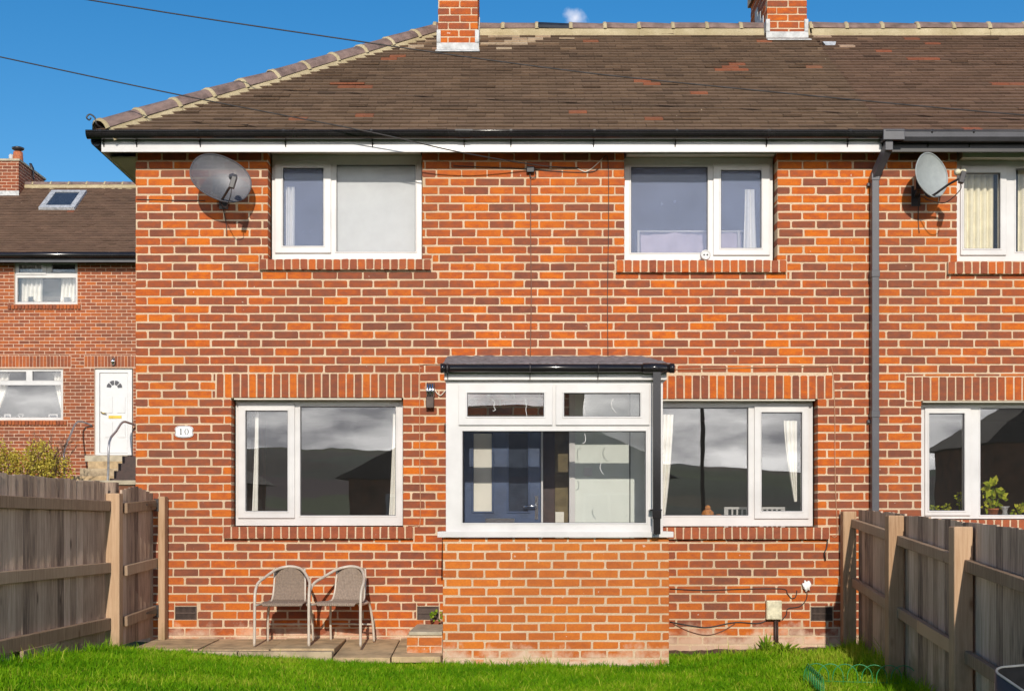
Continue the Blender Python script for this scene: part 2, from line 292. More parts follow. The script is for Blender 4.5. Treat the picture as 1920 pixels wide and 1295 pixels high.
def woodmat(name, stops, knot=(0.06, 0.035, 0.025), spec=0.2):
    m, N, L, bs = newmat(name); a = N.new('ShaderNodeAttribute'); a.attribute_name = 'tone'
    oi = N.new('ShaderNodeObjectInfo'); g = N.new('ShaderNodeNewGeometry'); v = N.new('ShaderNodeVectorMath'); v.operation = 'ADD'
    L.new(g.outputs['Position'], v.inputs[0]); k = N.new('ShaderNodeVectorMath'); k.operation = 'SCALE'; k.inputs[0].default_value = (3, 5, 17); L.new(oi.outputs['Random'], k.inputs['Scale']); L.new(k.outputs[0], v.inputs[1])
    gr = noise(N, L, 70, 6, 0.7, vec=v.outputs[0], stretch=(1, 1, 0.05)); bl = noise(N, L, 2.6, 4, vec=v.outputs[0], stretch=(1, 1, 0.45))
    f = math2(N, L, 'ADD', math2(N, L, 'ADD', a.outputs['Fac'], rng(N, L, bl.outputs['Fac'], 0.3, 0.7, -0.13, 0.13)), rng(N, L, gr.outputs['Fac'], 0.3, 0.7, -0.3, 0.3))
    f = math2(N, L, 'ADD', f, rng(N, L, oi.outputs['Random'], 0, 1, -0.2, 0.2))
    c = ramp(N, L, f, stops).outputs[0]
    vo = N.new('ShaderNodeTexVoronoi'); vo.inputs['Scale'].default_value = 3.2; mp = N.new('ShaderNodeMapping'); mp.inputs['Scale'].default_value = (1.6, 1.6, 0.7); L.new(v.outputs[0], mp.inputs[0]); L.new(mp.outputs[0], vo.inputs['Vector'])
    c = mixc(N, L, rng(N, L, vo.outputs['Distance'], 0.05, 0.13, 0.75, 0), c, knot)
    sz = N.new('ShaderNodeSeparateXYZ'); L.new(g.outputs['Position'], sz.inputs[0]); an = noise(N, L, 4, 5); al = math2(N, L, 'ADD', rng(N, L, sz.outputs['Z'], -0.15, 0.35, 0.3, -0.35), an.outputs['Fac']); c = mixc(N, L, rng(N, L, al, 0.5, 0.75, 0, 0.55), c, (0.13, 0.125, 0.05))
    L.new(c, bs.inputs['Base Color']); bs.inputs['Roughness'].default_value = 0.85; bs.inputs['Specular IOR Level'].default_value = spec
    bump(N, L, bs, gr.outputs['Fac'], 0.5, 0.004)
woodmat('fence_wood', [(0.1, (0.15, 0.105, 0.08)), (0.45, (0.40, 0.285, 0.205)), (0.8, (0.58, 0.435, 0.325)), (1, (0.66, 0.52, 0.41))])
woodmat('post_wood', [(0.1, (0.24, 0.135, 0.07)), (0.5, (0.40, 0.25, 0.145)), (1, (0.52, 0.35, 0.22))], (0.16, 0.07, 0.03))
woodmat('rail_wood', [(0.1, (0.2, 0.13, 0.08)), (0.5, (0.32, 0.22, 0.145)), (1, (0.42, 0.31, 0.215))], (0.12, 0.06, 0.03))
def glassmat(name, dust=0.0, ior=1.62, dcol=(0.5, 0.55, 0.72), tint=0.93, spots=0.0):
    m, N, L, bs = newmat(name); N.remove(bs)
    t = N.new('ShaderNodeBsdfTransparent'); t.inputs['Color'].default_value = (tint, tint, tint, 1)
    g = N.new('ShaderNodeBsdfGlossy'); g.inputs['Roughness'].default_value = 0.0; g.inputs['Color'].default_value = (1, 1, 1, 1)
    fr = N.new('ShaderNodeFresnel'); fr.inputs['IOR'].default_value = ior
    wv = noise(N, L, 1.7, 2); b = N.new('ShaderNodeBump'); b.inputs['Strength'].default_value = 0.03; b.inputs['Distance'].default_value = 0.02; L.new(wv.outputs['Fac'], b.inputs['Height']); L.new(b.outputs[0], g.inputs['Normal'])
    mx = N.new('ShaderNodeMixShader'); L.new(fr.outputs[0], mx.inputs[0]); L.new(t.outputs[0], mx.inputs[1]); L.new(g.outputs[0], mx.inputs[2]); out = mx.outputs[0]
    if dust:
        d = N.new('ShaderNodeBsdfDiffuse'); d.inputs['Color'].default_value = (*dcol, 1)
        n = noise(N, L, 3, 5); n2 = noise(N, L, 26, 5, 0.7); sp = rng(N, L, n2.outputs['Fac'], 0.62, 0.8, 0, spots); big = noise(N, L, 2.3, 3); sp = math2(N, L, 'MULTIPLY', sp, rng(N, L, big.outputs['Fac'], 0.45, 0.6))
        fac = math2(N, L, 'ADD', rng(N, L, n.outputs['Fac'], 0.3, 0.7, dust*0.85, dust*1.15), sp)
        m2 = N.new('ShaderNodeMixShader'); L.new(fac, m2.inputs[0]); L.new(out, m2.inputs[1]); L.new(d.outputs[0], m2.inputs[2]); out = m2.outputs[0]
    L.new(out, N['Material Output'].inputs[0])
glassmat('glass', 0.012, 1.8, dcol=(0.5, 0.48, 0.45)); glassmat('glass_dusty', 0.17, 1.45, dcol=(0.42, 0.49, 0.72), spots=0.6); glassmat('glass_film', 0.55, 1.45, dcol=(0.64, 0.65, 0.66)); glassmat('glass_clear', 0.01, 1.4, spots=0.3)
def meshmat():
    m, N, L, bs = newmat('dish_mesh'); bs.inputs['Base Color'].default_value = (0.15, 0.152, 0.165, 1); bs.inputs['Roughness'].default_value = 0.5; bs.inputs['Metallic'].default_value = 0.4
    n = noise(N, L, 30, 3); t = N.new('ShaderNodeBsdfTransparent'); mx = N.new('ShaderNodeMixShader'); L.new(rng(N, L, n.outputs['Fac'], 0.3, 0.7, 0.34, 0.38), mx.inputs[0]); L.new(bs.outputs[0], mx.inputs[1]); L.new(t.outputs[0], mx.inputs[2]); L.new(mx.outputs[0], N['Material Output'].inputs[0])
meshmat()

# ------------------------------------------------------------------ terrain
def smooth(a, b, x): t = min(1, max(0, (x-a)/(b-a))); return t*t*(3-2*t)
def near(x, y):
    u = min(1.15, max(-0.1, (x+3.2)/6.3)); yy = max(-5.0, min(0, y))
    l = -0.02 if yy > -1 else -0.02+(-1-yy)*0.062
    r = -0.09+yy*0.05
    return l*(1-u)+r*u-0.085*math.sin(math.pi*min(1, max(0, u)))
def gz(x, y):
    z = near(x, y)
    if y < -5: z -= min(3.2, (-5-y)*0.16)*1.0
    if y > 3: z += 1.6*smooth(3, 16, y)
    if y < -300: z += smooth(-300, -900, y)*(48-13*math.tanh(x/110)+5*math.sin(x*0.006)+4*math.sin(x*0.017+1))
    return z
def grid(name, xs, ys, mat, dz=0.0):
    mb = MB(); nx = len(xs)
    mb.add([(x, y, gz(x, y)+dz) for y in ys for x in xs], [(j*nx+i, j*nx+i+1, (j+1)*nx+i+1, (j+1)*nx+i) for j in range(len(ys)-1) for i in range(nx-1)], True)
    o = mb.build(name, mat); o['kind'] = 'structure'; return o
XS = [-2500, -1200, -600, -250, -120, -60, -30, -15, -9, -6]+[-5+i*0.5 for i in range(21)]+[6, 9, 15, 30, 60, 120, 250, 600, 1200, 2500]
YS = [-290, -200, -120, -60, -40, -30, -25, -20, -15, -12, -10, -8, -6.5]+[-5.5+i*0.25 for i in range(23)]+[0.5, 2, 3]+[4+i for i in range(14)]+[22, 30, 60, 200, 800, 2500]
ground = grid('ground', XS, YS, 'turf', -0.012)
hx = [-2500+i*100 for i in range(51)]
grid('hills', hx, [-2400, -1400, -1150, -1000, -900, -800, -700, -600, -500, -400, -330, -289], 'hill_grass')

# ------------------------------------------------------------------ brickwork
BH, BL, BJ = 0.0762, 0.2262, 0.0132      # course height, brick pitch, joint
Z0 = PZ(747)-40*BH                       # a bed joint runs level with the window heads
def brick_shape(mb, x0, x1, z0, z1, y0, dep, tone, wob=0.0016):
    """one brick: eight-sided worn outline, chamfered arris; 42 triangles"""
    j = lambda: random.uniform(-wob, wob)
    mb.tone = tone; c = 0.003; yo = y0+random.uniform(-0.0015, 0.0012); m = min(x1-x0, z1-z0)
    k = [min(random.choice((0.002, 0.004, 0.006, 0.010)), m*0.3) for _ in range(4)]
    o = [(x0+k[0], z0+j()), (x1-k[1], z0+j()), (x1+j(), z0+k[1]), (x1+j(), z1-k[2]), (x1-k[2], z1+j()), (x0+k[3], z1+j()), (x0+j(), z1-k[3]), (x0+j(), z0+k[0])]
    xm, zm = (x0+x1)/2, (z0+z1)/2; fx, fz = 1-2*c/(x1-x0), 1-2*c/(z1-z0)
    vs = [(x, y0+dep, z) for x, z in o]+[(x, yo+0.003, z) for x, z in o]+[(xm+(x-xm)*fx, yo, zm+(z-zm)*fz) for x, z in o]
    mb.add(vs, [(i, (i+1) % 8, 8+(i+1) % 8, 8+i) for i in range(8)]+[(8+i, 8+(i+1) % 8, 16+(i+1) % 8, 16+i) for i in range(8)]+[tuple(range(16, 24))])
def subtract(r, o):
    x0, x1, z0, z1 = r; a0, a1, b0, b1 = o
    if a1 <= x0 or a0 >= x1 or b1 <= z0 or b0 >= z1: return [r]
    out = []
    if a0 > x0: out.append((x0, a0-BJ*0.6, z0, z1))
    if a1 < x1: out.append((a1+BJ*0.6, x1, z0, z1))
    m0, m1 = max(x0, a0), min(x1, a1)
    if b0 > z0: out.append((m0, m1, z0, b0-BJ*0.4))
    if b1 < z1: out.append((m0, m1, b1+BJ*0.4, z1))
    return [q for q in out if q[1]-q[0] > 0.014 and q[3]-q[2] > 0.012]
_tn = [(random.uniform(-4, 8), random.uniform(-1, 6), random.choice((-1, 1))) for _ in range(60)]
def house_tone(x, z):
    cl = sum(s*math.exp(-((x-a)**2+((z-b)*1.5)**2)/0.12) for a, b, s in _tn)*0.08
    p = 0.34+0.34*smooth(3.0, 3.9, z)+0.08*smooth(1.0, 0.3, z)-0.08*math.exp(-((z-2.7)/0.45)**2)
    r = random.random()
    if r < p*0.55: t = random.uniform(0.78, 1.0)
    elif r < p: t = random.uniform(0.58, 0.8)
    elif r < 0.86: t = random.uniform(0.26, 0.58)
    else: t = random.uniform(0.1, 0.28)
    return min(1, max(0, t+cl))
VAR = {}
def variants(key, n, L_, H_, dep, mat):
    if key not in VAR:
        out = []
        for i in range(n):
            mb = MB(); brick_shape(mb, -L_/2, L_/2, -H_/2, H_/2, 0, dep, (i+0.5)/n); out.append(mb.mesh('brick', mat))
        VAR[key] = out
    return VAR[key]
def courses(x0, x1, z0, z1, blocked, zref=Z0, bh=BH, bl=BL, bj=BJ, off=0.0):
    """list of (rect, whole) in running bond, cut round the blocked rectangles"""
    out = []; k = math.floor((z0-zref)/bh)
    while zref+k*bh < z1:
        a, b = zref+k*bh+bj/2, zref+(k+1)*bh-bj/2; sh = off+(bl/2 if k % 2 else 0)+random.uniform(-0.012, 0.012)
        i = math.floor((x0-sh)/bl)
        while sh+i*bl < x1:
            xa, xb = sh+i*bl+bj/2+random.uniform(-0.0035, 0.0035), sh+(i+1)*bl-bj/2+random.uniform(-0.0035, 0.0035)
            r = [(max(xa, x0), min(xb, x1), max(a, z0), min(b, z1))]
            whole = xa >= x0 and xb <= x1 and a >= z0 and b <= z1
            if r[0][1]-r[0][0] > 0.014 and r[0][3]-r[0][2] > 0.012:
                for o in blocked:
                    n = [q for p in r for q in subtract(p, o)]
                    if n != r: whole = False
                    r = n
                for q in r: out.append((q, whole))
            i += 1
        k += 1
    return out
def lay(wall, rects, y0, dep, mat, tonef, key, limit, focus, stuff_name='brickwork', n=24):
    """the nearest whole bricks as objects of their own, all others joined into one part"""
    whole = [r for r, wv in rects if wv]; rest = [r for r, wv in rects if not wv]
    whole.sort(key=lambda r: ((r[0]+r[1])/2-focus[0])**2+((r[2]+r[3])/2-focus[1])**2)
    single, more = whole[:limit], whole[limit:]+rest
    w0 = wpos(wall); vs = variants(key, n, BL-BJ, BH-BJ, dep, mat) if key != 'porch' else variants(key, n, 0.2100, 0.0600, dep, mat)
    for r in single:
        t = tonef((r[0]+r[1])/2, (r[2]+r[3])/2); me = vs[min(n-1, int(t*n))]
        o = bpy.data.objects.new('brick', me); COL.objects.link(o); o.parent = wall
        o.location = Vector(((r[0]+r[1])/2, y0+random.uniform(-0.001, 0.001), (r[2]+r[3])/2))-w0; o.rotation_euler = (0, random.uniform(-0.004, 0.004), 0)
    if more:
        mb = MB()
        for r in more: brick_shape(mb, *r, y0, dep, tonef((r[0]+r[1])/2, (r[2]+r[3])/2))
        mb.build(stuff_name, mat, wall, kind='stuff')
def row_of_bricks(parent, name, x0, x1, z0, z1, y0, dep, mat, tonef, pitch=0.0762, j=0.0125):
    n = max(1, round((x1-x0)/pitch)); p = (x1-x0)/n; w0 = wpos(parent)
    for i in range(n):
        mb = MB(); dz = random.uniform(-0.002, 0.002)
        brick_shape(mb, x0+i*p+j/2, x0+(i+1)*p-j/2, z0+j*0.3+dz, z1-j*0.3+dz, y0+random.uniform(-0.002, 0.0), dep, tonef()); mb.build(name, mat, parent)
def lintel(parent, px0, px1, py0, py1):
    x0, x1, z0, z1 = PX(px0), PX(px1), PZ(py1), PZ(py0)
    mb = MB(); mb.box(x0+0.003, x1-0.003, 0.006, 0.098, z0+0.003, z1-0.003); o = mb.build('lintel', 'mortar', parent)
    row_of_bricks(o, 'soldier_brick', x0, x1, z0, z1, 0.0, 0.15, 'brick', lambda: random.choice((random.uniform(0.1, 0.4), random.uniform(0.3, 0.6), random.uniform(0.6, 0.95))), 0.0745)
    mb = MB(); mb.box(x0+0.16, x1-0.16, 0.012, 0.138, z0-0.012, z0-0.001); mb.build('steel_angle', 'soffit_board', o)
    return (x0, x1, z0, z1)
def sill(parent, px0, px1, py0, py1, up=False):
    x0, x1, z0, z1 = PX(px0, -0.04), PX(px1, -0.04), PZ(py1, -0.04), PZ(py0, -0.04)
    mb = MB(); mb.box(x0+0.004, x1-0.004, -0.0395, 0.2, z0+0.004, z1-0.006); o = mb.build('window_sill', 'mortar', parent)
    row_of_bricks(o, 'sill_brick', x0, x1, z0, z1, -0.042, 0.18, 'sill_brick', (lambda: random.uniform(0.15, 1.0)) if up else (lambda: random.uniform(0.2, 0.6)), 0.0735)
    return (x0, x1, z0+0.004, z1)

def window(parent, outer, lights, y=0.14, name='window', fr=0.065, glass='glass', sill_h=True, yp=None):
    """outer frame box and lights in photo pixels; light = (x0,x1,y0,y1, sash or None, glass)"""
    yq = y if yp is None else yp
    bx = lambda q: (PX(q[0], yq), PX(q[1], yq), PZ(q[3], yq), PZ(q[2], yq))
    o = bx(outer); hs_ = []
    if y == 0.14: h_ = hole(outer, 0.0); o = (h_[0], h_[1], h_[2], o[3])
    for l in lights: hs_.append(bx(l[4]) if l[4] else bx(l[:4]))
    mb = MB(); sh = []
    for l, h in zip(lights, hs_):
        sh.append((h[0]+0.012, h[1]-0.012, h[2]+0.012, h[3]-0.012) if l[4] else h)
    mb.holes(*o, sh, y, y+fr); wnd = mb.build(name, 'white_plastic', parent, bevel=0.003)
    for l, h in zip(lights, sh):
        p = bx(l[:4])
        if l[4]:
            s_ = bx(l[4]); mb = MB(); mb.holes(*s_, [p], y-0.02, y+fr-0.012); sa = mb.build('casement', 'white_plastic', wnd, bevel=0.004)
            yb = y-0.02
        else: yb = y
        b = 0.013; mb = MB(); mb.holes(p[0]-b, p[1]+b, p[2]-b, p[3]+b, [p], yb-0.005, yb+0.03); mb.build('glazing_bead', 'white_plastic', wnd, bevel=0.004)
        b = 0.005; mb = MB(); mb.holes(p[0]-0.001, p[1]+0.001, p[2]-0.001, p[3]+0.001, [(p[0]+b, p[1]-b, p[2]+b, p[3]-b)], yb+0.012, yb+0.03); mb.build('gasket', 'grey_plastic', wnd)
        mb = MB(); mb.box(p[0]+0.002, p[1]-0.002, yb+0.024, yb+0.032, p[2]+0.002, p[3]-0.002); mb.build('pane', l[5] if len(l) > 5 else glass, wnd)
    return wnd

# pixel boxes of the openings
W1 = (510, 789, 291, 484); W2 = (1173, 1449, 296, 486); W3 = (442, 753, 749, 985); W4 = (1212, 1524, 751, 986); W5 = (1797, 2075, 302, 487); W6 = (1730, 2041, 756, 972)
WX0, PARTY, WX1, WTOP, WBOT = PX(254), PX(1640), 7.2, PZ(287), -0.30
def hole(q, m=0.004):      # brick opening: the jamb towards the camera axis is seen at the wall face, the far jamb at the recessed frame
    return (PX(q[0], 0.14 if q[0] < CX else 0)-m, PX(q[1], 0.14 if q[1] > CX else 0)+m, PZ(q[3], 0 if q[3] < 600 else 0.14)-m, PZ(q[2], 0.14)+m)
FD = (PX(868), PX(1068), 0.05, PZ(790))       # front door opening behind the porch
def make_wall(parent, x0, x1, openings, blocks, focus, limit=300, vents=[]):
    mb = MB(); mb.holes(x0+0.003, x1-0.0, WBOT, WTOP+0.05, [(a-0.011, b+0.011, c-0.007, d+0.007) for a, b, c, d in openings]+vents, 0.0025, 0.27); wl = mb.build('wall', 'mortar', parent)
    rects = courses(x0, x1, WBOT, WTOP+0.02, openings+blocks, off=x0)
    lay(wl, rects, 0.0, 0.17, 'brick', house_tone, 'house', limit, focus)
    return wl

house = thing('brick_house', 'orange brick end house with hipped brown tile roof and glazed porch, number 10', 'house', (0, 0, 0))
ops = [hole(W1), hole(W2), hole(W3), hole(W4), FD]
ops[0] = (ops[0][0], ops[0][1], ops[0][2], WTOP+0.1); ops[1] = (ops[1][0], ops[1][1], ops[1][2], WTOP+0.1)
blk = [lintel(house, 405, 786, 700, 746), lintel(house, 1205, 1562, 703, 748), sill(house, 418, 775, 986, 1010), sill(house, 1205, 1556, 987, 1011), sill(house, 485, 809, 485, 506, True), sill(house, 1155, 1476, 487, 511, True)]
def vent(parent, q, mat='vent_plastic'):
    x0, x1, z0, z1 = PX(q[0]), PX(q[1]), PZ(q[3]), PZ(q[2])
    mb = MB(); nb = 9; mb.box(x0-0.01, x1+0.01, 0.0215, 0.03, z0-0.01, z1+0.01); fr = 0.008
    mb.holes(x0, x1, z0, z1, [(x0+fr, x1-fr, z0+fr, (z0+z1)/2-0.004), (x0+fr, x1-fr, (z0+z1)/2+0.004, z1-fr)], -0.002, 0.02)
    for i in range(1, nb*2): x = x0+(x1-x0)*i/(nb*2); mb.box(x-0.0022, x+0.0022, 0.0, 0.019, z0+0.004, z1-0.004)
    mb.build('air_vent', mat, parent); return (x0, x1, z0, z1)
blk += [vent(house, (328, 369, 1136, 1161)), vent(house, (782, 823, 1136, 1161)), vent(house, (1520, 1561, 1137, 1163))]
make_wall(house, WX0, PARTY, ops, blk, (0.0, 1.6), vents=blk[-3:])
adj = thing('terraced_house', 'right hand neighbouring brick house with black fascia and grey gutter', 'house', (PARTY, 0, 0))
ops2 = [hole(W5), hole(W6)]; ops2[0] = (*ops2[0][:3], WTOP+0.1)
blk2 = [lintel(adj, 1698, 2073, 706, 751), sill(adj, 1713, 2060, 973, 997), sill(adj, 1777, 2095, 490, 514, True)]
make_wall(adj, PARTY+0.001, WX1, ops2, blk2, (3.9, 2.0))
# side, back walls and rooms
def shell(parent, x0, x1, left=True, right=True):
    mb = MB(); y1 = 5.15
    if left: mb.box(x0+0.004, x0+0.27, 0.271, y1, WBOT, WTOP+0.04)
    if right: mb.box(x1-0.27, x1, 0.271, y1, WBOT, WTOP+0.04)
    mb.box(x0+0.004, x1, y1+0.002, y1+0.27, WBOT, WTOP+0.04); mb.build('side_wall', 'far_wall', parent)
shell(house, WX0, PARTY-0.002, True, False); shell(adj, PARTY+0.002, WX1, False, True)
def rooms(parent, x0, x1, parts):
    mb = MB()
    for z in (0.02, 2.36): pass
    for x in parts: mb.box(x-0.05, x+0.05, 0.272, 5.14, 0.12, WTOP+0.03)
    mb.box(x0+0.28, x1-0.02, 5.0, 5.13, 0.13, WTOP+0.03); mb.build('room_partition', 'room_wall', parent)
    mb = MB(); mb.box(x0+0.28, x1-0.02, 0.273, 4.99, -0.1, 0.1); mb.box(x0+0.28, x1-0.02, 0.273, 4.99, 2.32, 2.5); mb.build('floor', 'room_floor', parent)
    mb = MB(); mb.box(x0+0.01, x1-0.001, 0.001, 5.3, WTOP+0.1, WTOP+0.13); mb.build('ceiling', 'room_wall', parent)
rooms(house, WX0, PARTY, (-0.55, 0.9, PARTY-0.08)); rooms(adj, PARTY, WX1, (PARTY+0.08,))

window(house, W1, [(531, 607, 316, 462, (516, 621, 302, 475), 'glass_dusty'), (631, 779, 309, 472, None, 'glass_film')])
window(house, W2, [(1183, 1327, 313, 474, None, 'glass_dusty'), (1351, 1427, 320, 466, (1337, 1443, 307, 479), 'glass_dusty')])
window(house, W3, [(461, 540, 770, 958, (447, 553, 757, 971)), (563, 742, 762, 966, None)])
window(house, W4, [(1224, 1403, 764, 966, None), (1427, 1503, 773, 958, (1414, 1516, 760, 972))])
window(adj, W5, [(1806, 1874, 325, 467, (1800, 1886, 312, 479), 'glass_clear'), (1905, 2065, 316, 472, None, 'glass_clear')])
window(adj, W6, [(1741, 1807, 775, 957, (1733, 1819, 763, 966)), (1838, 2031, 765, 965, None)])
for par, q in ((house, W1), (house, W2), (adj, W5)):     # timber head above the upstairs windows
    mb = MB(); mb.box(PX(q[0], 0.14)+0.002, PX(q[1], 0.14)-0.002, 0.03, 0.2, PZ(q[2], 0.14)+0.003, WTOP+0.045); mb.build('window_head', 'soffit_board', par)

# ------------------------------------------------------------------ roof
OH = 0.22; EY, EZ = -0.27, 4.455; RY, RZ = 2.57, 6.36
PIT = math.atan2(RZ-EZ, RY-EY); SLOPE = math.hypot(RZ-EZ, RY-EY)
HX = PX(190, -OH)-0.02                              # eaves corner
JX = HX+(RY-EY)                                     # ridge end, hip at 45 degrees in plan
fx0 = HX+0.02
def fascia(parent, x0, x1, mat, smat, z0=4.300, left=False):
    mb = MB(); mb.box(x0, x1, -OH, -OH+0.018, z0, 4.45)
    if left: mb.box(x0, x0+0.018, -OH+0.019, 5.6, z0, 4.45)
    mb.build('fascia', mat, parent, bevel=0.002)
    mb = MB(); mb.add([(x0+0.02, -OH+0.019, z0+0.006), (x1, -OH+0.019, z0+0.006), (x1, 0.0, WTOP+0.004), (x0+0.02, 0.0, WTOP+0.004), (x0+0.02, -OH+0.019, z0+0.02), (x1, -OH+0.019, z0+0.02), (x1, 0.0, WTOP+0.02), (x0+0.02, 0.0, WTOP+0.02)],
                      [(0,3,2,1),(4,5,6,7),(0,1,5,4),(1,2,6,5),(2,3,7,6),(3,0,4,7)])
    if left: mb.box(x0+0.02, WX0+0.05, 0.002, 5.6, z0+0.004, z0+0.018)
    mb.build('soffit', smat, parent)
fascia(house, fx0, PARTY, 'white_board', 'soffit_board', left=True); fascia(adj, PARTY+0.002, WX1, 'black_board', 'black_board')
def gutter(parent, x0, x1, mat, ends=True, square=False):
    yc, zc, r = -OH-0.062, 4.452, 0.056; mb = MB(); n = 10
    if square: prof = [(-r, 0), (-r, -0.012), (-r*0.94, -0.05), (-r*0.5, -0.08), (r*0.5, -0.08), (r*0.94, -0.05), (r, -0.01), (r, 0)]
    else: prof = [(-r, 0.0)]+[(-r*math.cos(math.pi*i/n), -r*math.sin(math.pi*i/n)) for i in range(n+1)]
    inner = [(a*0.93, b*0.93) for a, b in prof]
    loop = prof+inner[::-1]; m = len(loop)
    vs = [(x, yc+a, zc+b) for x in (x0, x1) for a, b in loop]
    mb.add(vs, [(i, (i+1) % m, m+(i+1) % m, m+i) for i in range(m)], False)
    mb.add(vs, [tuple(range(m)), tuple(range(m, 2*m))[::-1]])
    for x in (x0, x1): mb.prism([(x-0.003, yc+a, zc+b) for a, b in prof], (0.006, 0, 0))
    mb.tube([(x0, yc-r, zc+0.001), (x1, yc-r, zc+0.001)], 0.009, 8)
    return mb.build('gutter', mat, parent)
def bracket(gut, px, mat='black_plastic', wdt=0.016):
    x = PX(px, -0.3); yc, zc, r = -OH-0.062, 4.452, 0.0595; mb = MB()
    mb.prism([(x-wdt/2, yc-r*math.cos(math.pi*i/10), zc-r*math.sin(math.pi*i/10)) for i in range(11)]+[(x-wdt/2, yc+0.054*math.cos(math.pi*i/10), zc-0.054*math.sin(math.pi*i/10)) for i in range(11)], (wdt, 0, 0))
    mb.box(x-wdt*0.7, x+wdt*0.7, yc-r-0.004, yc-r+0.012, zc-0.004, zc+0.012); mb.prism([(x-0.004, yc+0.01, zc-0.056), (x-0.004, yc+0.06, zc-0.02), (x-0.004, yc+0.06, zc-0.11)], (0.008, 0, 0))
    mb.build('bracket', mat, gut)
gut = gutter(house, PX(163, -0.3), PARTY-0.02, 'black_plastic')
for px in (190, 252, 372, 533, 697, 958, 1114, 1268, 1440, 1593): bracket(gut, px)
bracket(gut, 870, wdt=0.11)
mb = MB(); gx = PX(163, -0.3)+0.02; mb.tube([(gx+0.03, -0.2, 4.405), (gx+0.03, 5.6, 4.405)], 0.05, 10); mb.build('side_gutter', 'black_plastic', house)
gut2 = gutter(adj, PARTY+0.0, WX1, 'grey_plastic', square=True)
for px in (1745, 1823, 1960): bracket(gut2, px)
# downpipe between the two houses
dp = MB(); hp = P(1661, 260, -0.282)
dp.box(PARTY-0.02, PARTY+0.17, -0.345, -0.222, 4.372, 4.468); dpo = dp.build('gutter_outlet', 'grey_plastic', adj, bevel=0.006)
px_ = PX(1640, -0.075)
mb = MB(); sw = 0.034
def sqpipe(mb, pts, hw):
    for a, b in zip(pts, pts[1:]): mb.beam(a, b, hw*2, hw*2, up=(0, 1, 0.001) if abs((Vector(b)-Vector(a)).normalized().z) > 0.7 else (0, 0, 1))
sqpipe(mb, [(hp.x+0.02, -0.282, 4.375), (hp.x+0.02, -0.282, 4.29)], sw); mb.build('outlet_stub', 'grey_plastic', adj, bevel=0.004)
mb = MB(); sqpipe(mb, [(hp.x+0.02, -0.282, 4.325), (px_, -0.075, 4.12)], sw); mb.build('swan_neck', 'grey_plastic', adj, bevel=0.004)
mb = MB(); sqpipe(mb, [(px_, -0.075, 4.15), (px_, -0.075, -0.1)], sw-0.002)
for z in (4.11, 2.0, 3.25, 1.1): mb.box(px_-sw-0.003, px_+sw+0.003, -0.075-sw-0.003, -0.075+sw+0.003, z-0.03, z+0.03)
for z in (4.06, 1.94): mb.box(px_-sw-0.02, px_+sw+0.02, -0.04, -0.002, z-0.015, z+0.015)
mb.build('downpipe', 'grey_plastic', adj, bevel=0.004)

def tile_plane(roof, O, U, V, lim, rows, gauge, mat, tones=None, pale=None, wd=0.168):
    O, U, V = Vector(O), Vector(U).normalized(), Vector(V).normalized(); W = U.cross(V)
    mb = MB()
    for i in range(rows):
        v0 = i*gauge; a, b = lim(v0); at_, bt_ = lim(v0+gauge+0.02); k = math.floor(a/wd)
        rowt = random.uniform(-0.05, 0.05); sag = random.uniform(0.0, 0.003); drift = 0
        while k*wd < b:
            x0 = k*wd+(wd/2 if i % 2 else 0)+0.0015; x1 = x0+wd-0.003; k += 1
            x0c, x1c = max(x0, a), min(x1, b)
            if x1c-x0c < 0.012: continue
            drift = 0.7*drift+random.uniform(-0.0022, 0.0022)
            t = 0.42+rowt+random.gauss(0, 0.05); t = min(0.84, max(0.02, t)); lift = random.uniform(0, 0.004)
            if random.random() < 0.05: lift += 0.006
            if random.random() < 0.001: t = random.uniform(0.885, 0.92)
            if tones:
                for (tu, tv, n_) in tones:
                    if abs(v0+gauge/2-tv) < gauge*0.55 and abs((x0+x1)/2-tu) < wd*0.5*n_: t = random.uniform(0.89, 0.95)
            if pale:
                for (tu, tv, ra, pr) in pale:
                    dd = math.hypot((x0+x1)/2-tu, (v0-tv)*1.2)/ra
                    if dd < 1 and random.random() < pr*(1-dd*0.6): t = random.uniform(0.965, 1.0) if random.random() < 0.6 else random.uniform(0.8, 0.86)
            mb.tone = t; lo, hi = 0.030+sag+lift, 0.012
            q = []
            for (u, v, wv) in ((x0c, v0+drift-0.002, lo), (x1c, v0+drift-0.002+random.uniform(-0.002, 0.002), lo+random.uniform(-0.002, 0.002)), (max(min(x1c, bt_), at_), v0+gauge+0.02, hi), (min(max(x0c, at_), bt_), v0+gauge+0.02, hi)): q.append(O+U*u+V*v+W*wv)
            low = [q[0]-W*0.017, q[1]-W*0.017, q[2]-W*0.011, q[3]-W*0.011]
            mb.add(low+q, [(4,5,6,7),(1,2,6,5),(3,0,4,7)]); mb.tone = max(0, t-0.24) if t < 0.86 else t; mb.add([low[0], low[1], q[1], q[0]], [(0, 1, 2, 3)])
    mb.build('roof_tiles', mat, roof, kind='stuff')
def on_roof(px, py):
    """point of the front roof slope seen at a photo pixel -> (u from x=0, v up the slope)"""
    d = Vector(((px-CX)/F, 1, (HY-py)/F)); n = Vector((0, -math.sin(PIT), math.cos(PIT))); o = Vector((0, EY, EZ)); c = Vector((0, -D, H))
    t = (o-c).dot(n)/d.dot(n); p = c+d*t; return p.x, (p-o).dot(Vector((0, math.cos(PIT), math.sin(PIT))))
